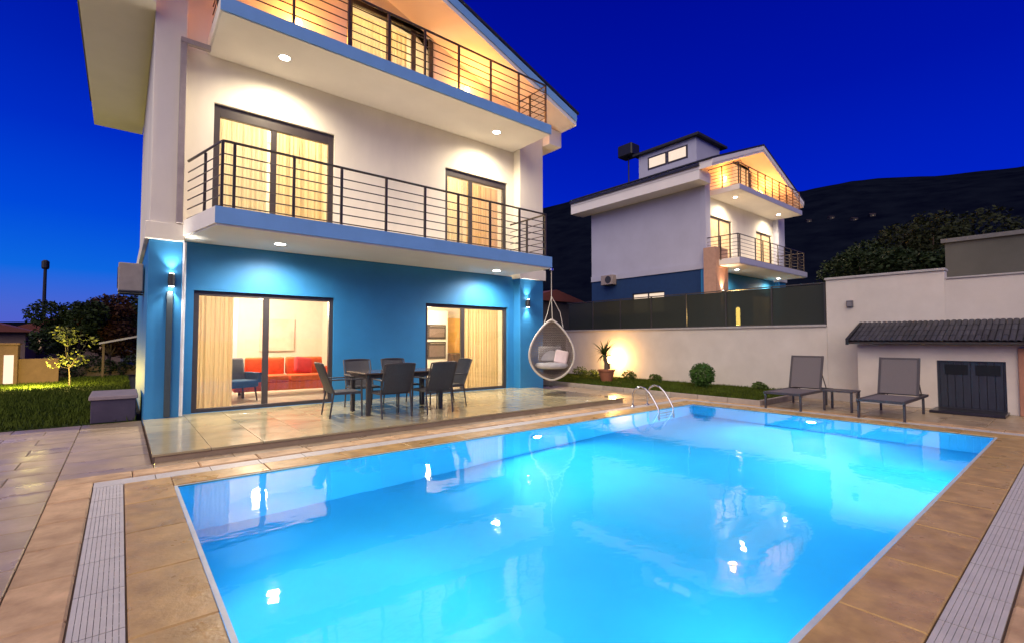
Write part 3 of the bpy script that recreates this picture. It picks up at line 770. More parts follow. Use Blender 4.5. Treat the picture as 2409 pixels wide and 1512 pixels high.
# hanging egg chair under the balcony corner
def hanging_chair():
    t = empty('hanging_chair', (8.46, 8.72, 0.46), R(50.6-90-4)); tag(t, 'pale rattan egg-shaped hanging chair by the right corner of the villa', 'hanging chair')
    RIM = mat('pale_rattan', (0.62, 0.57, 0.48), 0.6, var=0.2, vscale=40, bump=0.5, bscale=120)
    WEAVE = mat('taupe_rattan', (0.27, 0.22, 0.19), 0.6, var=0.3, vscale=40)
    Hh, Wd, Dp = 1.50, 0.56, 0.52
    def outline(s):                      # s 0..1 round the egg, front opening in the local xz plane
        a_ = 2*math.pi*s; z = 0.5 - 0.5*math.cos(a_)
        w = Wd * (math.sin(math.pi*min(1, z**0.78)))**0.72 if 0 < z < 1 else 0
        return (w if s < 0.5 else -w, z*Hh)
    pts = [outline(k/48) for k in range(48)]
    ringp = [(x, -0.06 - 0.10*math.sin(math.pi*z/Hh), z) for x, z in pts]
    MB().tube(ringp, 0.027, 8, close=True).build('rim', RIM, t, smooth=True)
    # woven shell: lattice of strands
    def shell(u, v):                     # u -1..1 across, v 0..1 up
        z = v*Hh; w = Wd*(math.sin(math.pi*min(1, max(1e-4, v)**0.78)))**0.72
        a_ = u*math.pi/2
        return Vector((w*math.sin(a_), -0.06 - 0.10*math.sin(math.pi*v) + (Dp*1.05)*math.cos(a_)*(w/Wd), z))
    sh = MB(); NU, NV = 24, 34
    for k in range(1, NV):
        sh.tube([shell(-1+2*i/16, k/NV) for i in range(17)], 0.0085, 4, cap=False)
    for d in (1, -1):
        for k in range(-NV, NV+NU):
            pth = []
            for i in range(25):
                v = 0.03 + 0.94*i/24; u = -1 + 2*((k/NU)*1.0 + d*(v)*1.2)
                if -1 <= u <= 1: pth.append(shell(u, v))
            if len(pth) > 2: sh.tube(pth, 0.0075, 4, cap=False)
    w_ = sh.build('woven_shell', WEAVE, t); w_['kind'] = 'stuff'
    seat = MB().lathe([(0.05, 0.0), (0.36, 0.02), (0.43, 0.08), (0.40, 0.15), (0.1, 0.17)], 0, 0.14, 24).build('seat_cushion', mat('light_grey_canvas', (0.50, 0.48, 0.47), 0.9, bump=0.2, bscale=150), t, smooth=True)
    seat.location = (0, 0, 0.26)
    b = soft_box((-0.30, 0.30, -0.06, 0.06, 0, 0.42), 'back_cushion', MATS['light_grey_canvas'], t, 0.055); b.location = (-0.04, 0.36, 0.44); b.rotation_euler = (R(-14), 0, 0)
    top = (0, -0.06, Hh)
    ztop = 3.272 - 0.46
    MB().tube([(0, -0.04, 2.10), (0, 0, ztop-0.05)], 0.010, 6).build('chain', RIM, t)
    MB().tube([(0, -0.04, 2.10), (0.02, -0.06, Hh+0.02)], 0.010, 6).build('rope', RIM, t)
    MB().tube([(0, -0.04, 2.10), (0.22, 0.10, 1.70), (0.30, 0.16, 1.32)], 0.010, 6).build('rope', RIM, t)
    MB().tube([(0, -0.04, 2.10), (-0.10, 0.22, 1.70), (-0.22, 0.22, 1.32)], 0.010, 6).build('rope', RIM, t)
    MB().lathe([(0.05, ztop-0.05), (0.05, ztop-0.002)], 0, 0, 12).build('ceiling_hook', STEEL, t)
    return t
hanging_chair()
pp = soft_box((-0.17, 0.17, -0.055, 0.055, -0.17, 0.17), 'pillow', mat('pale_pink_cotton', (0.72, 0.58, 0.56), 0.9), None, 0.05)
pp.location = (8.68, 8.60, 1.03); pp.rotation_euler = (R(-12), R(10), R(50.6-90-20)); tag(pp, 'small pale pink pillow in the hanging chair', 'pillow')

# pool ladder
def ladder():
    t = empty('pool_ladder', (8.95, PY1, 0.0)); tag(t, 'chrome pool ladder handrails at the far villa-side pool corner', 'pool ladder')
    for x in (-0.27, 0.27):
        pts = [(x, 0.52, 0.0), (x, 0.50, 0.30), (x, 0.44, 0.40), (x, 0.33, 0.455), (x, 0.20, 0.43), (x, 0.08, 0.33), (x, -0.03, 0.18), (x, -0.12, 0.03), (x, -0.14, -0.10), (x, -0.14, -1.1)]
        MB().tube(pts, 0.021, 10).build('handrail', STEEL, t, smooth=True)
        MB().lathe([(0.05, 0.001), (0.05, 0.012), (0.03, 0.03)], x, 0.52, 14).build('flange', STEEL, t)
    for z in (-0.3, -0.6, -0.9): MB().box(-0.249, 0.249, -0.18, -0.10, z-0.015, z+0.015).build('tread', STEEL, t, 0.004)
ladder()

# ================================================================== RIGHT SIDE: lawn, walls, loungers, barbecue
WX = 14.2
GREYW = mat('grey_white_render', (0.69, 0.635, 0.575), 0.9, vscale=1.2, alt=(0.585, 0.535, 0.48), bump=0.35, bscale=90)
lw = tag(MB().box(WX, WX+0.25, 4.38, 13.8, -0.05, 1.80).build('garden_wall', GREYW), 'long low rendered garden wall below the dark glass fence', 'wall')
MB().box(WX-0.04, WX+0.29, 4.385, 13.8, 1.802, 1.86).build('wall_cap', mat('cap_stone', (0.42, 0.40, 0.39), 0.8), lw, 0.006)
tw = empty('garden_wall', (WX, 0, 0)); tag(tw, 'tall rendered wall behind the barbecue shelter', 'wall')
MB().prism_xz([(0, -0.05), (0.3, -0.05), (0.3, 3.0), (0, 3.0)], 2.06, 4.375).build('wall_panel', GREYW, tw)
MB().prism_xz([(0.001, -0.05), (0.299, -0.05), (0.299, 2.80), (0.001, 2.80)], -5.0, 2.058).build('wall_panel', GREYW, tw)
MB().box(-0.04, 0.34, 2.04, 4.40, 3.002, 3.06).build('wall_cap', MATS['cap_stone'], tw, 0.006)
MB().box(-0.03, 0.33, -5.0, 2.03, 2.802, 2.84).build('wall_cap', MATS['cap_stone'], tw, 0.006)
# unlit square wall light
wlq = empty('wall_light', (WX, 3.85, 2.36)); tag(wlq, 'small square unlit wall light high on the tall wall', 'wall light')
MB().box(-0.07, -0.001, -0.07, 0.07, -0.08, 0.08).build('casing', mat('grey_casing', (0.13, 0.12, 0.13), 0.5), wlq, 0.008)
MB().box(-0.085, -0.071, -0.05, 0.05, -0.06, 0.04).build('lens', mat('dull_lens', (0.2, 0.19, 0.2), 0.3), wlq)

# glass fence on the low wall
TG = thin_glass('tinted_fence_glass', (0.22, 0.23, 0.20), 0.22, 1.25, veil=0.58, veil_c=(0.07, 0.078, 0.066))
fence = empty('glass_fence', (WX+0.12, 4.4, 1.862)); tag(fence, 'dark tinted glass fence on top of the low garden wall', 'fence')
for k in range(7):
    y0_ = 0.02 + k*1.33
    MB().box(-0.006, 0.006, y0_+0.045, y0_+1.33-0.005, 0.03, 1.06).build('panel', TG, fence)
    MB().box(-0.025, 0.025, y0_, y0_+0.04, 0, 1.08).build('post', DMET, fence, 0.003)
MB().box(-0.02, 0.02, 0.0, 9.4, 1.081, 1.11).build('top_rail', DMET, fence)
MB().box(-0.02, 0.02, 0.0, 9.4, 0.0, 0.029).build('bottom_rail', DMET, fence)

# lawn bed with kerb
GR = mat('lawn_soil_green', (0.045, 0.065, 0.012), 0.95, vscale=9, alt=(0.025, 0.04, 0.008), spec=0.1, bump=0.6, bscale=40)
LX0, LY0, LY1 = 11.0, 4.72, 13.7
struct(MB().box(LX0+0.08, WX-0.002, LY0+0.08, LY1, -0.04, 0.09).build('lawn', GR))
kb = empty('lawn_kerb', (0, 0, 0)); tag(kb, 'low pale stone kerb edging the lawn beyond the pool', 'kerb')
KM = mat('kerb_stone', (0.36, 0.30, 0.25), 0.7, bump=0.3, rand=0.12)
for k in range(12): MB().box(LX0, LX0+0.075, LY0+k*0.745+0.004, LY0+(k+1)*0.745-0.004, -0.04, 0.115).build('kerb_block', KM, kb, 0.006)
for k in range(4): MB().box(LX0+0.08+k*0.77+0.004, LX0+0.08+(k+1)*0.77-0.004, LY0, LY0+0.075, -0.04, 0.115).build('kerb_block', KM, kb, 0.006)
# ledge along the base of the tall wall
struct(MB().box(13.42, WX-0.002, 3.58, 4.715, -0.04, 0.20).build('planting_ledge', mat('ledge_render', (0.42, 0.36, 0.32), 0.85, bump=0.3)))

BLADE = mat('grass_blade', (0.062, 0.088, 0.010), 0.7, spec=0.1, var=0.4, vscale=3)
def grass(name, x0, x1, y0, y1, z, n, h, label, seed, weight=None):
    rr = random.Random(seed); mb = MB()
    for _ in range(n):
        x = rr.uniform(x0, x1); y = rr.uniform(y0, y1)
        a_ = rr.uniform(0, 6.283); w = rr.uniform(0.004, 0.009)*(h/0.05); hh = h*rr.uniform(0.5, 1.25); lx = rr.uniform(-.5, .5)*hh; ly = rr.uniform(-.5, .5)*hh
        c, s = math.cos(a_)*w, math.sin(a_)*w
        i = len(mb.v); mb.v += [(x-c, y-s, z), (x+c, y+s, z), (x+lx, y+ly, z+hh)]; mb.f.append((i, i+1, i+2))
    me = bpy.data.meshes.new(name); me.from_pydata(mb.v, [], mb.f); me.materials.append(BLADE)
    o = obj(name, me); o['kind'] = 'stuff'; o['label'] = label; o['category'] = 'grass'
    return o
grass('lawn_grass', LX0+0.09, WX-0.02, LY0+0.09, LY1, 0.09, 26000, 0.06, 'short green grass on the lawn strip beyond the pool', 3)

# foliage helpers
def leaf_crown(n, blobs, size, seed, squash=1.0):
    rr = random.Random(seed); mb = MB()
    tot = sum(b[3]**2 for b in blobs)
    for (bx, by, bz, br) in blobs:
        k = int(n*br*br/tot)
        for _ in range(k):
            while True:
                v = Vector((rr.uniform(-1, 1), rr.uniform(-1, 1), rr.uniform(-1, 1)))
                if 0.15 < v.length <= 1: break
            v = v.normalized()*(v.length**0.45)*br*rr.uniform(0.82, 1.12)
            c = Vector((bx, by, bz)) + Vector((v.x, v.y, v.z*squash))
            s = size*rr.uniform(0.6, 1.4)
            d1 = Vector((rr.gauss(0, 1), rr.gauss(0, 1), rr.gauss(0, .6))).normalized(); d2 = d1.cross(Vector((rr.gauss(0, 1), rr.gauss(0, 1), rr.gauss(0, 1)))).normalized()
            i = len(mb.v)
            mb.v += [tuple(c - d1*s), tuple(c + d2*s*0.5), tuple(c + d1*s), tuple(c - d2*s*0.5)]; mb.f.append((i, i+1, i+2, i+3))
    return mb
def leaf_mat(name, base, alt):
    if name in MATS: return MATS[name]
    m = mat(name, base, 0.6, alt=alt, vscale=1.3, spec=0.2)
    return m
BARK = mat('bark', (0.14, 0.10, 0.07), 0.9, vscale=12, bump=0.6, bscale=25)
def tree(name, label, loc, h, cr, lm, n, size, seed, group=None, trunk_h=None, cat='tree', nb=9, tr=None):
    rr = random.Random(seed); t = empty(name, loc); tag(t, label, cat, group)
    th = trunk_h or h*0.45; r0 = tr or h*0.022
    mb = MB(); top = Vector((rr.uniform(-.1, .1)*h*0.3, rr.uniform(-.1, .1)*h*0.3, th))
    mb.tube([(0, 0, -0.05), tuple(top*0.5 + Vector((rr.uniform(-.03, .03)*h, rr.uniform(-.03, .03)*h, 0))), tuple(top)], [r0*1.3, r0, r0*0.75], 8)
    blobs = []
    for k in range(nb):
        an = 2*math.pi*k/nb + rr.uniform(-.4, .4); rad = cr*rr.uniform(0.25, 0.72); z = th + (h-th)*rr.uniform(0.12, 0.82)
        e = Vector((top.x + rad*math.cos(an), top.y + rad*math.sin(an), z)); br = cr*rr.uniform(0.30, 0.5)
        mid = (top+e)/2 + Vector((0, 0, -0.06*h))
        mb.tube([tuple(top - Vector((0, 0, th*0.12))), tuple(mid), tuple(e)], [r0*0.55, r0*0.35, r0*0.14], 5)
        blobs.append((e.x, e.y, e.z, br))
    blobs.append((top.x, top.y, th + (h-th)*0.78, cr*0.42))
    mb.build('trunk', BARK, t)
    leaf_crown(n, blobs, size, seed+5, 0.85).build('crown', lm, t)
    return t

L_BALL = leaf_mat('clipped_green', (0.08, 0.17, 0.03), (0.04, 0.09, 0.02))
bsh = empty('topiary_ball', (13.0, 7.18, 0.09)); tag(bsh, 'round clipped green bush on the lawn before the long wall', 'bush')
MB().tube([(0, 0, -0.02), (0, 0, 0.4)], 0.03, 6).build('stem', BARK, bsh)
lb_ = leaf_crown(3600, [(0, 0, 0.37, 0.335)], 0.030, 11)
lb_.build('foliage', L_BALL, bsh)
# low plants along the foot of the wall
L_HED = leaf_mat('low_plant_green', (0.10, 0.15, 0.03), (0.05, 0.08, 0.02))
for k, (x, y, r, lab) in enumerate(((13.75, 12.6, 0.28, 'leafy low shrub at the foot of the wall behind the hanging chair'), (13.7, 11.9, 0.22, 'small low shrub left of the glowing garden lamp'),
        (13.75, 10.3, 0.24, 'small low shrub right of the glowing garden lamp'), (13.8, 9.3, 0.20, 'small dark shrub by the wall between lamp and clipped bush'), (13.7, 5.9, 0.17, 'tiny shrub by the wall beside the left lounger'))):
    s_ = empty('shrub', (x, y, 0.09)); tag(s_, lab, 'shrub', 'low shrubs along the garden wall')
    MB().tube([(0, 0, -0.02), (0.02, 0.01, r*0.8)], 0.012, 5).build('stem', BARK, s_)
    leaf_crown(500, [(0, 0, r*0.6, r), (r*0.8, 0.1, r*0.5, r*0.6), (-r*0.3, -r*0.9, r*0.5, r*0.6)], 0.035, 30+k, 0.7).build('foliage', L_HED, s_)

# garden lamp and yucca by the wall
gl = empty('garden_lamp', (13.72, 11.15, 0.09)); tag(gl, 'glowing amber garden lamp before the wall, beside the yucca', 'garden lamp')
MB().lathe([(0.07, 0), (0.07, 0.02), (0.035, 0.03), (0.035, 0.55)], seg=14).build('post', DMET, gl)
MB().lathe([(0.06, 0.551), (0.075, 0.57), (0.075, 0.78), (0.06, 0.80)], seg=16).build('lamp_shade', emat('amber_glass', (1.0, 0.60, 0.22), 10), gl, smooth=True)
MB().lathe([(0.09, 0.801), (0.02, 0.85)], seg=16).build('cap', DMET, gl)
light('glow', 'POINT', 75, (1.0, 0.52, 0.15), (0.17, -0.03, 0.70), gl, size=0.08)

yu = empty('yucca', (12.5, 10.28, 0.09)); yu.scale = (1.35, 1.35, 1.35); tag(yu, 'potted yucca with drooping leaves lit by the garden lamp', 'plant')
MB().lathe([(0.13, 0), (0.19, 0.24), (0.21, 0.26), (0.21, 0.30), (0.17, 0.30)], seg=18).build('pot', mat('terracotta', (0.34, 0.12, 0.06), 0.7, bump=0.2), yu)
MB().tube([(0, 0, 0.25), (0.02, 0.02, 0.45), (-0.02, 0.05, 0.66)], [0.06, 0.05, 0.045], 8).build('trunk', BARK, yu)
ry = random.Random(5); lvs = MB()
for k in range(38):
    an = k*2.399; el = ry.uniform(-0.1, 1.3); L = ry.uniform(0.4, 0.62)
    d = Vector((math.cos(an)*math.cos(el), math.sin(an)*math.cos(el), math.sin(el))); side = d.cross(Vector((0, 0, 1))).normalized()*0.034
    base = Vector((-0.02, 0.05, 0.66)); prev = None
    for j in range(5):
        tt = j/4; c = base + d*L*tt + Vector((0, 0, -0.30*L*tt*tt)); w = side*(1-tt*0.95)
        cur = (c-w, c+w)
        if prev: lvs.quad(prev[0], prev[1], cur[1], cur[0])
        prev = cur
lvs.build('leaves', leaf_mat('yucca_green', (0.12, 0.15, 0.04), (0.06, 0.09, 0.02)), yu)

# sun loungers
SLING = mat('grey_sling_mesh', (0.155, 0.135, 0.14), 0.8, var=0.1, vscale=80, bump=0.3, bscale=300)
LFR = mat('lounger_frame', (0.06, 0.05, 0.055), 0.45)
def lounger():
    t = empty('sun_lounger')
    W = 0.34; L = 1.30; Z = 0.36
    fr = MB()
    for s in (-1, 1): fr.box(0, 1.95, s*W-0.02, s*W+0.02, Z-0.05, Z)
    fr.box(0, 0.04, -W+0.021, W-0.021, Z-0.05, Z); fr.box(1.91, 1.95, -W+0.021, W-0.021, Z-0.05, Z)
    fr.build('frame', LFR, t, 0.005)
    for x in (0.06, 1.55):
        for s in (-1, 1): MB().box(x-0.022, x+0.022, s*(W+0.001)-0.019, s*(W+0.001)+0.019, 0, Z-0.051).build('leg', LFR, t, 0.004)
    MB().box(0.045, L-0.01, -W+0.03, W-0.03, Z-0.022, Z-0.006).build('seat_sling', SLING, t, 0.005)
    a_ = R(74); bl_ = 0.76
    def bp_(u, off): return (L + u*math.cos(a_) - off*math.sin(a_), Z + u*math.sin(a_) + off*math.cos(a_))
    bf = MB(); sl = MB()
    for s in (-1, 1):
        p0 = bp_(0, 0); p1 = bp_(bl_, 0); q0 = bp_(0, 0.04); q1 = bp_(bl_, 0.04)
        bf.prism_xz([p0, p1, q1, q0], s*(W-0.03)-0.02, s*(W-0.03)+0.02)
    p0 = bp_(bl_-0.04, 0.002); p1 = bp_(bl_-0.002, 0.002); q0 = bp_(bl_-0.04, 0.038); q1 = bp_(bl_-0.002, 0.038)
    bf.prism_xz([p0, p1, q1, q0], -W+0.051, W-0.051)
    b = bf.build('backrest', LFR, t)
    p0 = bp_(0.02, 0.022); p1 = bp_(bl_-0.042, 0.022); q0 = bp_(0.02, 0.034); q1 = bp_(bl_-0.042, 0.034)
    sl.prism_xz([p0, p1, q1, q0], -W+0.052, W-0.052).build('back_sling', SLING, b)
    MB().tube([(*bp_(0.45, -0.01)[:1], -W+0.06, bp_(0.45, -0.01)[1]), (1.80, -W+0.06, Z-0.06)], 0.011, 6).build('support_bar', LFR, t)
    MB().tube([(*bp_(0.45, -0.01)[:1], W-0.06, bp_(0.45, -0.01)[1]), (1.80, W-0.06, Z-0.06)], 0.011, 6).build('support_bar', LFR, t)
    return t
l0 = lounger()
l1 = copy_tree(l0)
l0.location = (10.72, 4.17, 0.002); tag(l0, 'grey sling sun lounger nearer the lawn, before the bare wall', 'sun lounger', 'sun loungers by the pool end')
l1.location = (10.74, 2.50, 0.002); tag(l1, 'grey sling sun lounger before the barbecue shelter', 'sun lounger', 'sun loungers by the pool end')
st = empty('side_table', (11.62, 3.35, 0.002)); tag(st, 'small dark metal side table between the two loungers', 'side table')
MB().box(-0.27, 0.27, -0.27, 0.27, 0.39, 0.42).build('table_top', LFR, st, 0.005)
for x in (-0.24, 0.24):
    for y in (-0.24, 0.24): MB().box(x-0.02, x+0.02, y-0.02, y+0.02, 0, 0.389).build('leg', LFR, st, 0.003)

# barbecue shelter: wall with dark doors and tiled lean-to roof
SX = 13.42
bb = empty('barbecue_shelter', (SX, 0, 0)); tag(bb, 'low rendered barbecue shelter with dark tiled lean-to roof and dark doors', 'shelter')
wl_ = grid_wall(-2.6, 3.52, 0.0, 1.36, 0, 0.16, [(1.09, 2.12, 0.03, 1.03)])
wl_.v = [(v[1], v[0], v[2]) for v in wl_.v]
CRW = mat('cream_render', (0.74, 0.67, 0.59), 0.9, vscale=1.4, alt=(0.62, 0.55, 0.48), bump=0.35, bscale=90)
wl_.build('wall', CRW, bb)
MB().box(0.161, 0.775, 3.36, 3.52, 0.0, 1.36).build('wall', CRW, bb)
dmat = mat('charcoal_boards', (0.030, 0.032, 0.045), 0.45, var=0.25, vscale=5, stretch=(1, 6, 0.4))
door = MB().box(0.05, 0.085, 1.09, 1.13, 0.03, 1.03).box(0.05, 0.085, 2.08, 2.12, 0.03, 1.03).box(0.05, 0.085, 1.131, 2.079, 0.99, 1.03).box(0.05, 0.085, 1.131, 2.079, 0.03, 0.07).build('door', dmat, bb)
for k in range(8):
    y0_ = 1.132 + k*0.1185; MB().box(0.055, 0.078, y0_+0.003, y0_+0.1155, 0.072, 0.988).build('board', dmat, door, 0.003)
for y0_ in (1.17, 1.64): MB().box(0.044, 0.054, y0_, y0_+0.36, 0.74, 0.95).build('door_panel', mat('black_panel', (0.012, 0.013, 0.018), 0.6, spec=0.2), door, 0.002)
MB().box(-0.75, -0.003, 1.06, 2.14, 0.001, 0.055).build('hearth_slab', mat('black_slate', (0.025, 0.022, 0.028), 0.3, var=0.3), bb, 0.008)
MB().box(-0.06, 0.0-0.002, 0.62, 0.92, 0.0, 1.30).build('brick_pier', mat('salmon_brick', (0.42, 0.20, 0.13), 0.85, vscale=10, bump=0.5, bscale=40), bb, 0.006)
# lean-to roof: slope from the wall (high) to the eave (low)
rs = empty('roof')
rb = MB(); Y0r, Y1r = -2.7, 3.60
e0 = (-0.32, 1.37); e1 = (0.775, 1.80)
rfm = mat('dark_roof_board', (0.05, 0.035, 0.032), 0.7)
rb.prism_xz([(e0[0], e0[1]), (e1[0], e1[1]-0.02), (e1[0], e1[1]+0.02), (e0[0], e0[1]+0.05)], Y0r, Y1r)
rfo = rb.build('roof', rfm, bb); bpy.data.objects.remove(rs)
TILE = mat('charcoal_roof_tile', (0.035, 0.034, 0.045), 0.55, var=0.2, vscale=8, rand=0.35)
def tile_mesh():
    mb = MB(); n = 5; L = 0.34; r = 0.046; th = 0.010
    for k in range(n):
        a0 = math.pi*k/n; a1 = math.pi*(k+1)/n
        def P(a_, rr_, x): return (x, rr_*math.cos(a_), rr_*math.sin(a_)*0.62 + (0.012 if x == 0 else 0.0))
        for (ra, flip) in ((r, 0), (r-th, 1)):
            q = [P(a0, ra, 0), P(a1, ra, 0), P(a1, ra, L), P(a0, ra, L)]
            mb.quad(*q)
        mb.quad(P(a0, r, 0), P(a0, r-th, 0), P(a1, r-th, 0), P(a1, r, 0))
    return mb.mesh('roof_tile', smooth=False)
tm = tile_mesh(); tm.materials.append(TILE)
slope = math.atan2(e1[1]-e0[1], e1[0]-e0[0]); SL = math.hypot(e1[1]-e0[1], e1[0]-e0[0])
nrow = 4; cnt = 0
for j in range(nrow):
    u = SL*j/nrow
    for k in range(int((Y1r-Y0r)/0.0955)):
        o = obj('roof_tile', tm, None, rfo, (e0[0] + u*math.cos(slope) - 0.03 , Y1r - 0.05 - k*0.0955, e0[1] + 0.055 + u*math.sin(slope) + rnd.uniform(-.003, .003)))
        o.rotation_euler = (rnd.uniform(-.03, .03), -slope - 0.02, rnd.uniform(-.02, .02))
# verge tiles (dark edge of the roof)
vg = MB().prism_xz([(e0[0]-0.03, e0[1]-0.02), (e1[0], e1[1]-0.03), (e1[0], e1[1]+0.10), (e0[0]-0.03, e0[1]+0.12)], Y1r+0.002, Y1r+0.06).build('verge_board', mat('black_verge', (0.012, 0.012, 0.016), 0.6), rfo)

# ================================================================== BEYOND THE WALL
UP = mat('upper_terrace_earth', (0.05, 0.05, 0.03), 0.95, vscale=1.5, alt=(0.025, 0.03, 0.015), bump=0.5, bscale=8)
struct(MB().box(WX+0.32, 70, -60, 60, -0.04, 1.66).build('upper_ground', UP))
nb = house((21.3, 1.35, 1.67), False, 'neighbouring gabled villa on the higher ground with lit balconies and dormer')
for (x, y, z, lab) in ((2.3, 9.76, 3.272, 'downlight under the lower balcony of the neighbouring villa, left one'), (7.6, 9.9, 3.272, 'downlight under the lower balcony of the neighbouring villa, right one'),
                  (2.32, 9.78, 6.92, 'downlight under the upper balcony of the neighbouring villa, left one'), (7.52, 9.8, 6.92, 'downlight under the upper balcony of the neighbouring villa, right one')):
    downlight((x+21.3, y+1.35, z+1.67), lab, 420 if z < 5 else 300, group='downlights of the neighbouring villa')
s1 = sconce((7.05+21.3, HYF+1.35, 8.15+1.67), 'amber wall lamp in the neighbouring gable, right of its door', 75)
s2 = sconce((2.75+21.3, HYF+1.35, 8.15+1.67), 'amber wall lamp in the neighbouring gable, left of its door', 75)
wall_lamp((0.6+21.3, 9.7+1.35, 2.0+1.67), 'warm wall lamp on the warm-lit corner pier of the neighbouring villa', (1.0, 0.6, 0.35), 90)
ac_unit((21.3+HX0-0.002, 17.0, 4.55), 'white air conditioner at the far end of the neighbouring villa side wall')

# solar water tank on the neighbouring roof
sw_ = empty('water_tank', (22.5, 16.75, 10.45)); tag(sw_, 'black rooftop water tank on a pole above the neighbouring roof', 'water tank')
BK = mat('matt_black', (0.012, 0.012, 0.014), 0.5)
MB().box(-0.4, 0.4, -0.5, 0.5, 1.55, 2.25).build('tank', BK, sw_, 0.06)
MB().tube([(0, 0, -0.6), (0, 0, 1.549)], 0.04, 8).build('pole', BK, sw_)

# garden lamp seen through the fence
fl_ = empty('garden_lamp', (16.2, 7.62, 1.66)); tag(fl_, 'small bright yellow garden lamp behind the glass fence', 'garden lamp')
MB().lathe([(0.06, 0), (0.06, 0.25)], seg=12).build('post', DMET, fl_)
MB().lathe([(0.065, 0.251), (0.065, 0.85), (0.04, 0.9)], seg=14).build('lamp_shade', emat('yellow_glass', (1.0, 0.62, 0.16), 60), fl_)
light('glow', 'POINT', 160, (1.0, 0.62, 0.20), (-0.16, 0, 0.6), fl_, size=0.1)

# grey building at the right edge
gb = empty('grey_building', (19.0, 0, 1.66)); tag(gb, 'plain grey rendered building above the tall wall at the right edge', 'building')
CG = mat('grey_concrete', (0.115, 0.115, 0.105), 0.9, vscale=0.8, alt=(0.085, 0.085, 0.075), bump=0.3, bscale=30)
MB().box(0, 6, -8.0, 2.72, -0.02, 2.68).build('wall', CG, gb)
MB().box(-0.08, 6.1, -8.1, 2.80, 2.682, 2.80).build('roof', mat('grey_cap', (0.14, 0.14, 0.145), 0.8), gb)

# trees right
L_DK = leaf_mat('dark_tree_green', (0.018, 0.034, 0.010), (0.006, 0.013, 0.005))
L_DK2 = leaf_mat('olive_tree_green', (0.028, 0.036, 0.010), (0.010, 0.015, 0.006))
for k, (x, y, h, cr, lab) in enumerate((
        (30.0, 7.3, 4.9, 2.4, 'dark broad tree right behind the neighbouring villa balcony'),
        (30.5, 4.9, 5.5, 2.8, 'tall dark green tree in the middle of the group above the tall wall'),
        (27.5, 5.7, 3.9, 2.0, 'low dark tree nearest the tall wall'),
        (36.0, 6.8, 6.2, 3.2, 'larger dark tree at the back of the right group'),
        (26.0, 3.7, 3.5, 1.7, 'dark tree beside the grey building'))):
    tree('garden_tree', lab, (x, y, 1.64), h, cr, (L_DK, L_DK2)[k % 2], 11000, 0.095, 50+k, 'dark trees above the tall wall', trunk_h=h*0.3)
# planting behind the glass fence
for k, (x, y, r, lab) in enumerate(((16.0, 12.4, 0.75, 'dark bush behind the left end of the glass fence'), (16.6, 10.6, 0.55, 'dark bush behind the glass fence below the small lit window'), (16.5, 6.0, 0.5, 'dark bush behind the right end of the glass fence'))):
    s_ = empty('bush', (x, y, 1.65)); tag(s_, lab, 'bush', 'bushes behind the glass fence')
    MB().tube([(0, 0, -0.02), (0.02, 0.01, r*0.8)], 0.03, 5).build('stem', BARK, s_)
    leaf_crown(900, [(0, 0, r*0.7, r), (r*0.7, 0.2, r*0.6, r*0.7), (-r*0.3, -r*0.9, r*0.5, r*0.6)], 0.06, 80+k, 0.9).build('foliage', L_DK, s_)
# red-roofed shed seen between the houses
rsd = empty('shed', (20.5, 24.0, 1.66)); tag(rsd, 'dark shed with a dull red roof between the two villas', 'shed')
MB().box(0, 6, 0, 4, -0.02, 2.5).build('wall', mat('shed_dark', (0.06, 0.055, 0.06), 0.9), rsd)
MB().prism_xz([(-0.3, 2.502), (6.3, 2.502), (3, 3.3)], -0.3, 4.3).build('roof', mat('dull_red_tile', (0.16, 0.045, 0.035), 0.8, bump=0.4, bscale=20), rsd)

# ================================================================== LEFT GARDEN
struct(MB().box(-16, 0.26, 11.08, 25.5, -0.04, 0.0).build('lawn', GR))
grass('lawn_grass', -4.5, 0.25, 11.1, 25, 0.0, 42000, 0.085, 'lit green grass in the garden left of the villa', 9)
pbx = empty('planter_box', (-0.38, 11.10, 0.0)); tag(pbx, 'low purple-grey stone planter box at the foot of the villa side wall', 'planter')
PBM = mat('purple_grey_stone', (0.075, 0.06, 0.095), 0.85, vscale=5, bump=0.4, bscale=25)
MB().box(0, 0.62, 0, 1.25, 0.0, 0.40).build('box_wall', PBM, pbx, 0.01)
MB().box(-0.03, 0.65, -0.03, 1.28, 0.402, 0.47).build('cap', mat('cap_pale', (0.34, 0.27, 0.27), 0.8), pbx, 0.01)
L_SAP = leaf_mat('sapling_green', (0.22, 0.22, 0.06), (0.10, 0.12, 0.03))
tree('sapling', 'small lit young tree with thin pale trunk on the left lawn', (-1.22, 20.6, 0.0), 1.85, 0.72, L_SAP, 420, 0.055, 21, trunk_h=0.65, nb=7, tr=0.022)
# gate pillar with lamp at the left edge
gp = empty('gate_pillar', (-2.86, 22.2, 0.0)); tag(gp, 'stone gate pillar with a bright lit panel at the left edge', 'pillar')
PST = mat('pillar_stone', (0.13, 0.075, 0.05), 0.85, bump=0.5, bscale=20)
MB().box(-0.20, 0.28, 0.0, 0.5, 0.0, 1.30).build('post', PST, gp, 0.01)
MB().box(-0.24, 0.32, -0.04, 0.54, 1.302, 1.37).build('cap', PST, gp, 0.01)
MB().box(0.282, 1.25, 0.15, 0.40, 0.0, 0.85).build('wing_wall', PST, gp, 0.01)
MB().box(-0.03, 0.19, -0.02, -0.001, 0.06, 0.98).build('lit_panel', emat('panel_light', (1.0, 0.70, 0.50), 0.75), gp)
light('glow', 'POINT', 220, (1.0, 0.78, 0.18), (0.9, -2.2, 0.28), gp, size=0.12)
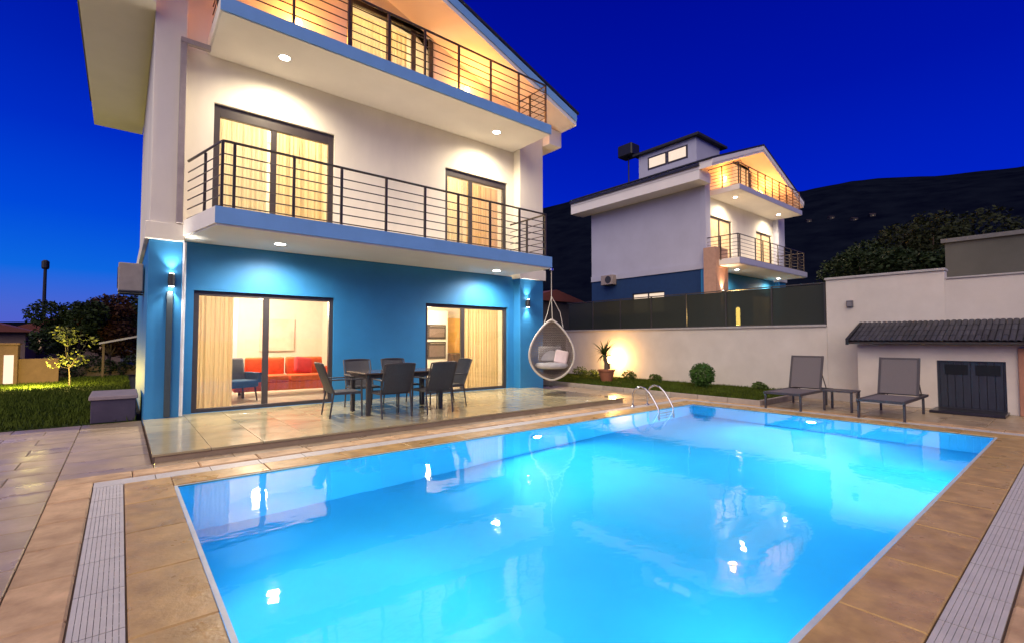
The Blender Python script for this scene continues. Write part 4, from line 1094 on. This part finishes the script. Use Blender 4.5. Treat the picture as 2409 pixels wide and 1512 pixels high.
# garden fence and house far left
L_BR = leaf_mat('red_brown_leaves', (0.075, 0.028, 0.016), (0.022, 0.014, 0.008))
for k, (x, y, h, cr, lm, lab) in enumerate((
        (-1.55, 26.8, 3.1, 1.4, L_DK, 'dark tree behind the sapling on the left lawn'),
        (-0.3, 27.5, 3.5, 1.6, L_BR, 'red-brown leaved tree close to the villa side wall'),
        (0.9, 31.0, 3.9, 1.8, L_DK2, 'olive coloured tree half hidden by the villa corner'))):
    tree('garden_tree', lab, (x, y, -0.05), h, cr, lm, 8000, 0.075, 70+k, 'dark trees behind the left lawn', trunk_h=h*0.28)
hd = empty('hedge', (-1.9, 25.6, 0.0)); tag(hd, 'dark untrimmed hedge behind the sapling at the end of the left lawn', 'hedge')
MB().box(0, 2.6, 0.15, 0.45, 0, 0.4).build('stems', BARK, hd)
rh = random.Random(4); hb = [(0.2+0.42*k, 0.3+rh.uniform(-.15, .15), 0.38+rh.uniform(-.12, .1), 0.34+rh.uniform(-.06, .1)) for k in range(7)]
leaf_crown(3600, hb, 0.05, 44, 1.0).build('foliage', L_DK, hd)
ls = empty('shed', (-1.35, 24.2, 0.0)); tag(ls, 'small shed with a pale grey sloping roof by the villa side wall', 'shed')
MB().prism_xz([(0.7, 1.30), (2.6, 1.75), (2.6, 1.82), (0.7, 1.37)], -0.2, 1.0).build('roof', mat('pale_sheet', (0.30, 0.29, 0.36), 0.6), ls)
for x in (0.8, 2.45):
    for y_ in (0.0, 0.8): MB().box(x, x+0.06, y_, y_+0.06, 0.0, 1.30 + (x-0.7)*0.236 - 0.005).build('post', DARKW, ls)
up_ = empty('utility_pole', (-4.0, 44.0, -0.05)); tag(up_, 'dark utility pole standing above the left trees', 'pole')
MB().tube([(0, 0, 0), (0, 0, 6.6)], [0.12, 0.09], 8).build('shaft', BK, up_)
MB().lathe([(0.16, 6.2), (0.2, 6.3), (0.2, 6.7), (0.1, 6.8)], 0.0, 0.0, 10).build('cap', BK, up_)
FWL = mat('far_wall', (0.20, 0.14, 0.115), 0.9)
LITW = emat('far_lit_window', (1.0, 0.6, 0.4), 0.22)
for (x, y, w, d, h, rh_, lab) in ((-9.2, 33.0, 5.6, 4.0, 1.9, 0.95, 'low house with brown-red roof at the left edge behind the gate pillar'), (-4.6, 37.0, 4.6, 4.0, 2.0, 1.0, 'second low brown-roofed house behind the left trees')):
    fh = empty('house', (x, y, -0.05)); tag(fh, lab, 'house')
    MB().box(0, w, 0, d, 0, h).build('wall', FWL, fh)
    MB().prism_xz([(-0.4, h+0.002), (w+0.4, h+0.002), (w/2, h+rh_)], -0.4, d+0.4).build('roof', MATS['dull_red_tile'], fh)
    for k in range(3): MB().box(w*(0.15+0.28*k), w*(0.15+0.28*k)+0.5, -0.03, -0.002, 0.9, 1.6).build('window', LITW if k != 1 else FRAME, fh)

# ================================================================== HILLS
HILL = mat('dark_wooded_hill', (0.007, 0.010, 0.019), 0.95, vscale=0.05, alt=(0.002, 0.003, 0.010), spec=0.0, bump=0.6, bscale=0.2)
def az_of(px): return math.degrees(math.atan2(px-1204.5, 1120))      # right of the view axis
prof = [(-70, 0.024), (az_of(0), 0.024), (az_of(300), 0.03), (az_of(700), 0.10), (az_of(1100), 0.22), (az_of(1285), 0.258), (az_of(1390), 0.285), (az_of(1880), 0.250), (az_of(2050), 0.250), (az_of(2200), 0.240), (az_of(2409), 0.232), (65, 0.24), (80, 0.25)]
def tan_at(a_):
    for i in range(len(prof)-1):
        if prof[i][0] <= a_ <= prof[i+1][0]:
            f = (a_-prof[i][0])/(prof[i+1][0]-prof[i][0]); return prof[i][1]*(1-f)+prof[i+1][1]*f
    return prof[0][1] if a_ < prof[0][0] else prof[-1][1]
hm = MB(); NA, NR = 150, 26; R0, R1 = 130.0, 820.0
idx = []
for j in range(NR+1):
    f = j/NR; r = R0 + (R1-R0)*f
    for i in range(NA+1):
        aa = -72 + 154*i/NA; th_ = R(50.62 - aa)
        s = f*f*(3-2*f); x = r*math.cos(th_); y = r*math.sin(th_)
        nzv = mnoise.noise(Vector((x*0.012, y*0.012, 0.3)))*0.6 + mnoise.noise(Vector((x*0.04, y*0.04, 1.3)))*0.25
        hgt = (1.45 + R1*tan_at(aa)) * s * (1 + 0.14*nzv*(1-f)) + nzv*2.5*f
        if j == 0: hgt = -1.0
        hm.v.append((x, y, hgt))
for j in range(NR):
    for i in range(NA):
        q = j*(NA+1)+i; hm.f.append((q, q+1, q+NA+2, q+NA+1))
struct(hm.build('hills', HILL, smooth=True))

from mathutils.bvhtree import BVHTree
hob = bpy.data.objects['hills']; bvh = BVHTree.FromPolygons([v.co[:] for v in hob.data.vertices], [p_.vertices[:] for p_ in hob.data.polygons])
HW = mat('hill_house_wall', (0.03, 0.027, 0.032), 0.9)
rr = random.Random(12)
for k, (px, py, lab) in enumerate(((1908, 520, 'tiny far house low on the dark hillside, closest to the neighbouring villa'), (1962, 512, 'tiny far house on the dark hillside, second from the neighbouring villa'), (2016, 516, 'tiny far house on the dark hillside, third from the neighbouring villa'), (2060, 506, 'tiny far house on the dark hillside, fourth from the neighbouring villa'))):
    th_ = R(50.62); fw = Vector((math.cos(th_), math.sin(th_), 0)); rt = Vector((math.sin(th_), -math.cos(th_), 0))
    hit = bvh.ray_cast(Vector((0, 0, 1.45)), (fw + rt*((px-1204.5)/1120) + Vector((0, 0, (800-py)/1120))).normalized())
    if hit[0] is None: continue
    x, y, _z = hit[0]
    hh = empty('hillside_house', (x, y, _z - 1.2), R(rr.uniform(20, 60))); hh.scale = (0.45, 0.45, 0.45); tag(hh, lab, 'house', 'far houses on the hillside')
    MB().box(-5, 5, -4, 4, -3, 5).build('wall', HW, hh)
    MB().prism_xz([(-5.6, 5.01), (5.6, 5.01), (0, 7.2)], -4.6, 4.6).build('roof', mat('hill_roof', (0.03, 0.014, 0.012), 0.9), hh)
    MB().box(-2.2, -0.8, -4.06, -4.01, 1.5, 3.2).build('window', emat('hill_window', (1.0, 0.7, 0.5), 0.10), hh)
    MB().box(-5.06, -5.01, -1, 0.6, 1.5, 3.2).build('window', MATS['hill_window'], hh)
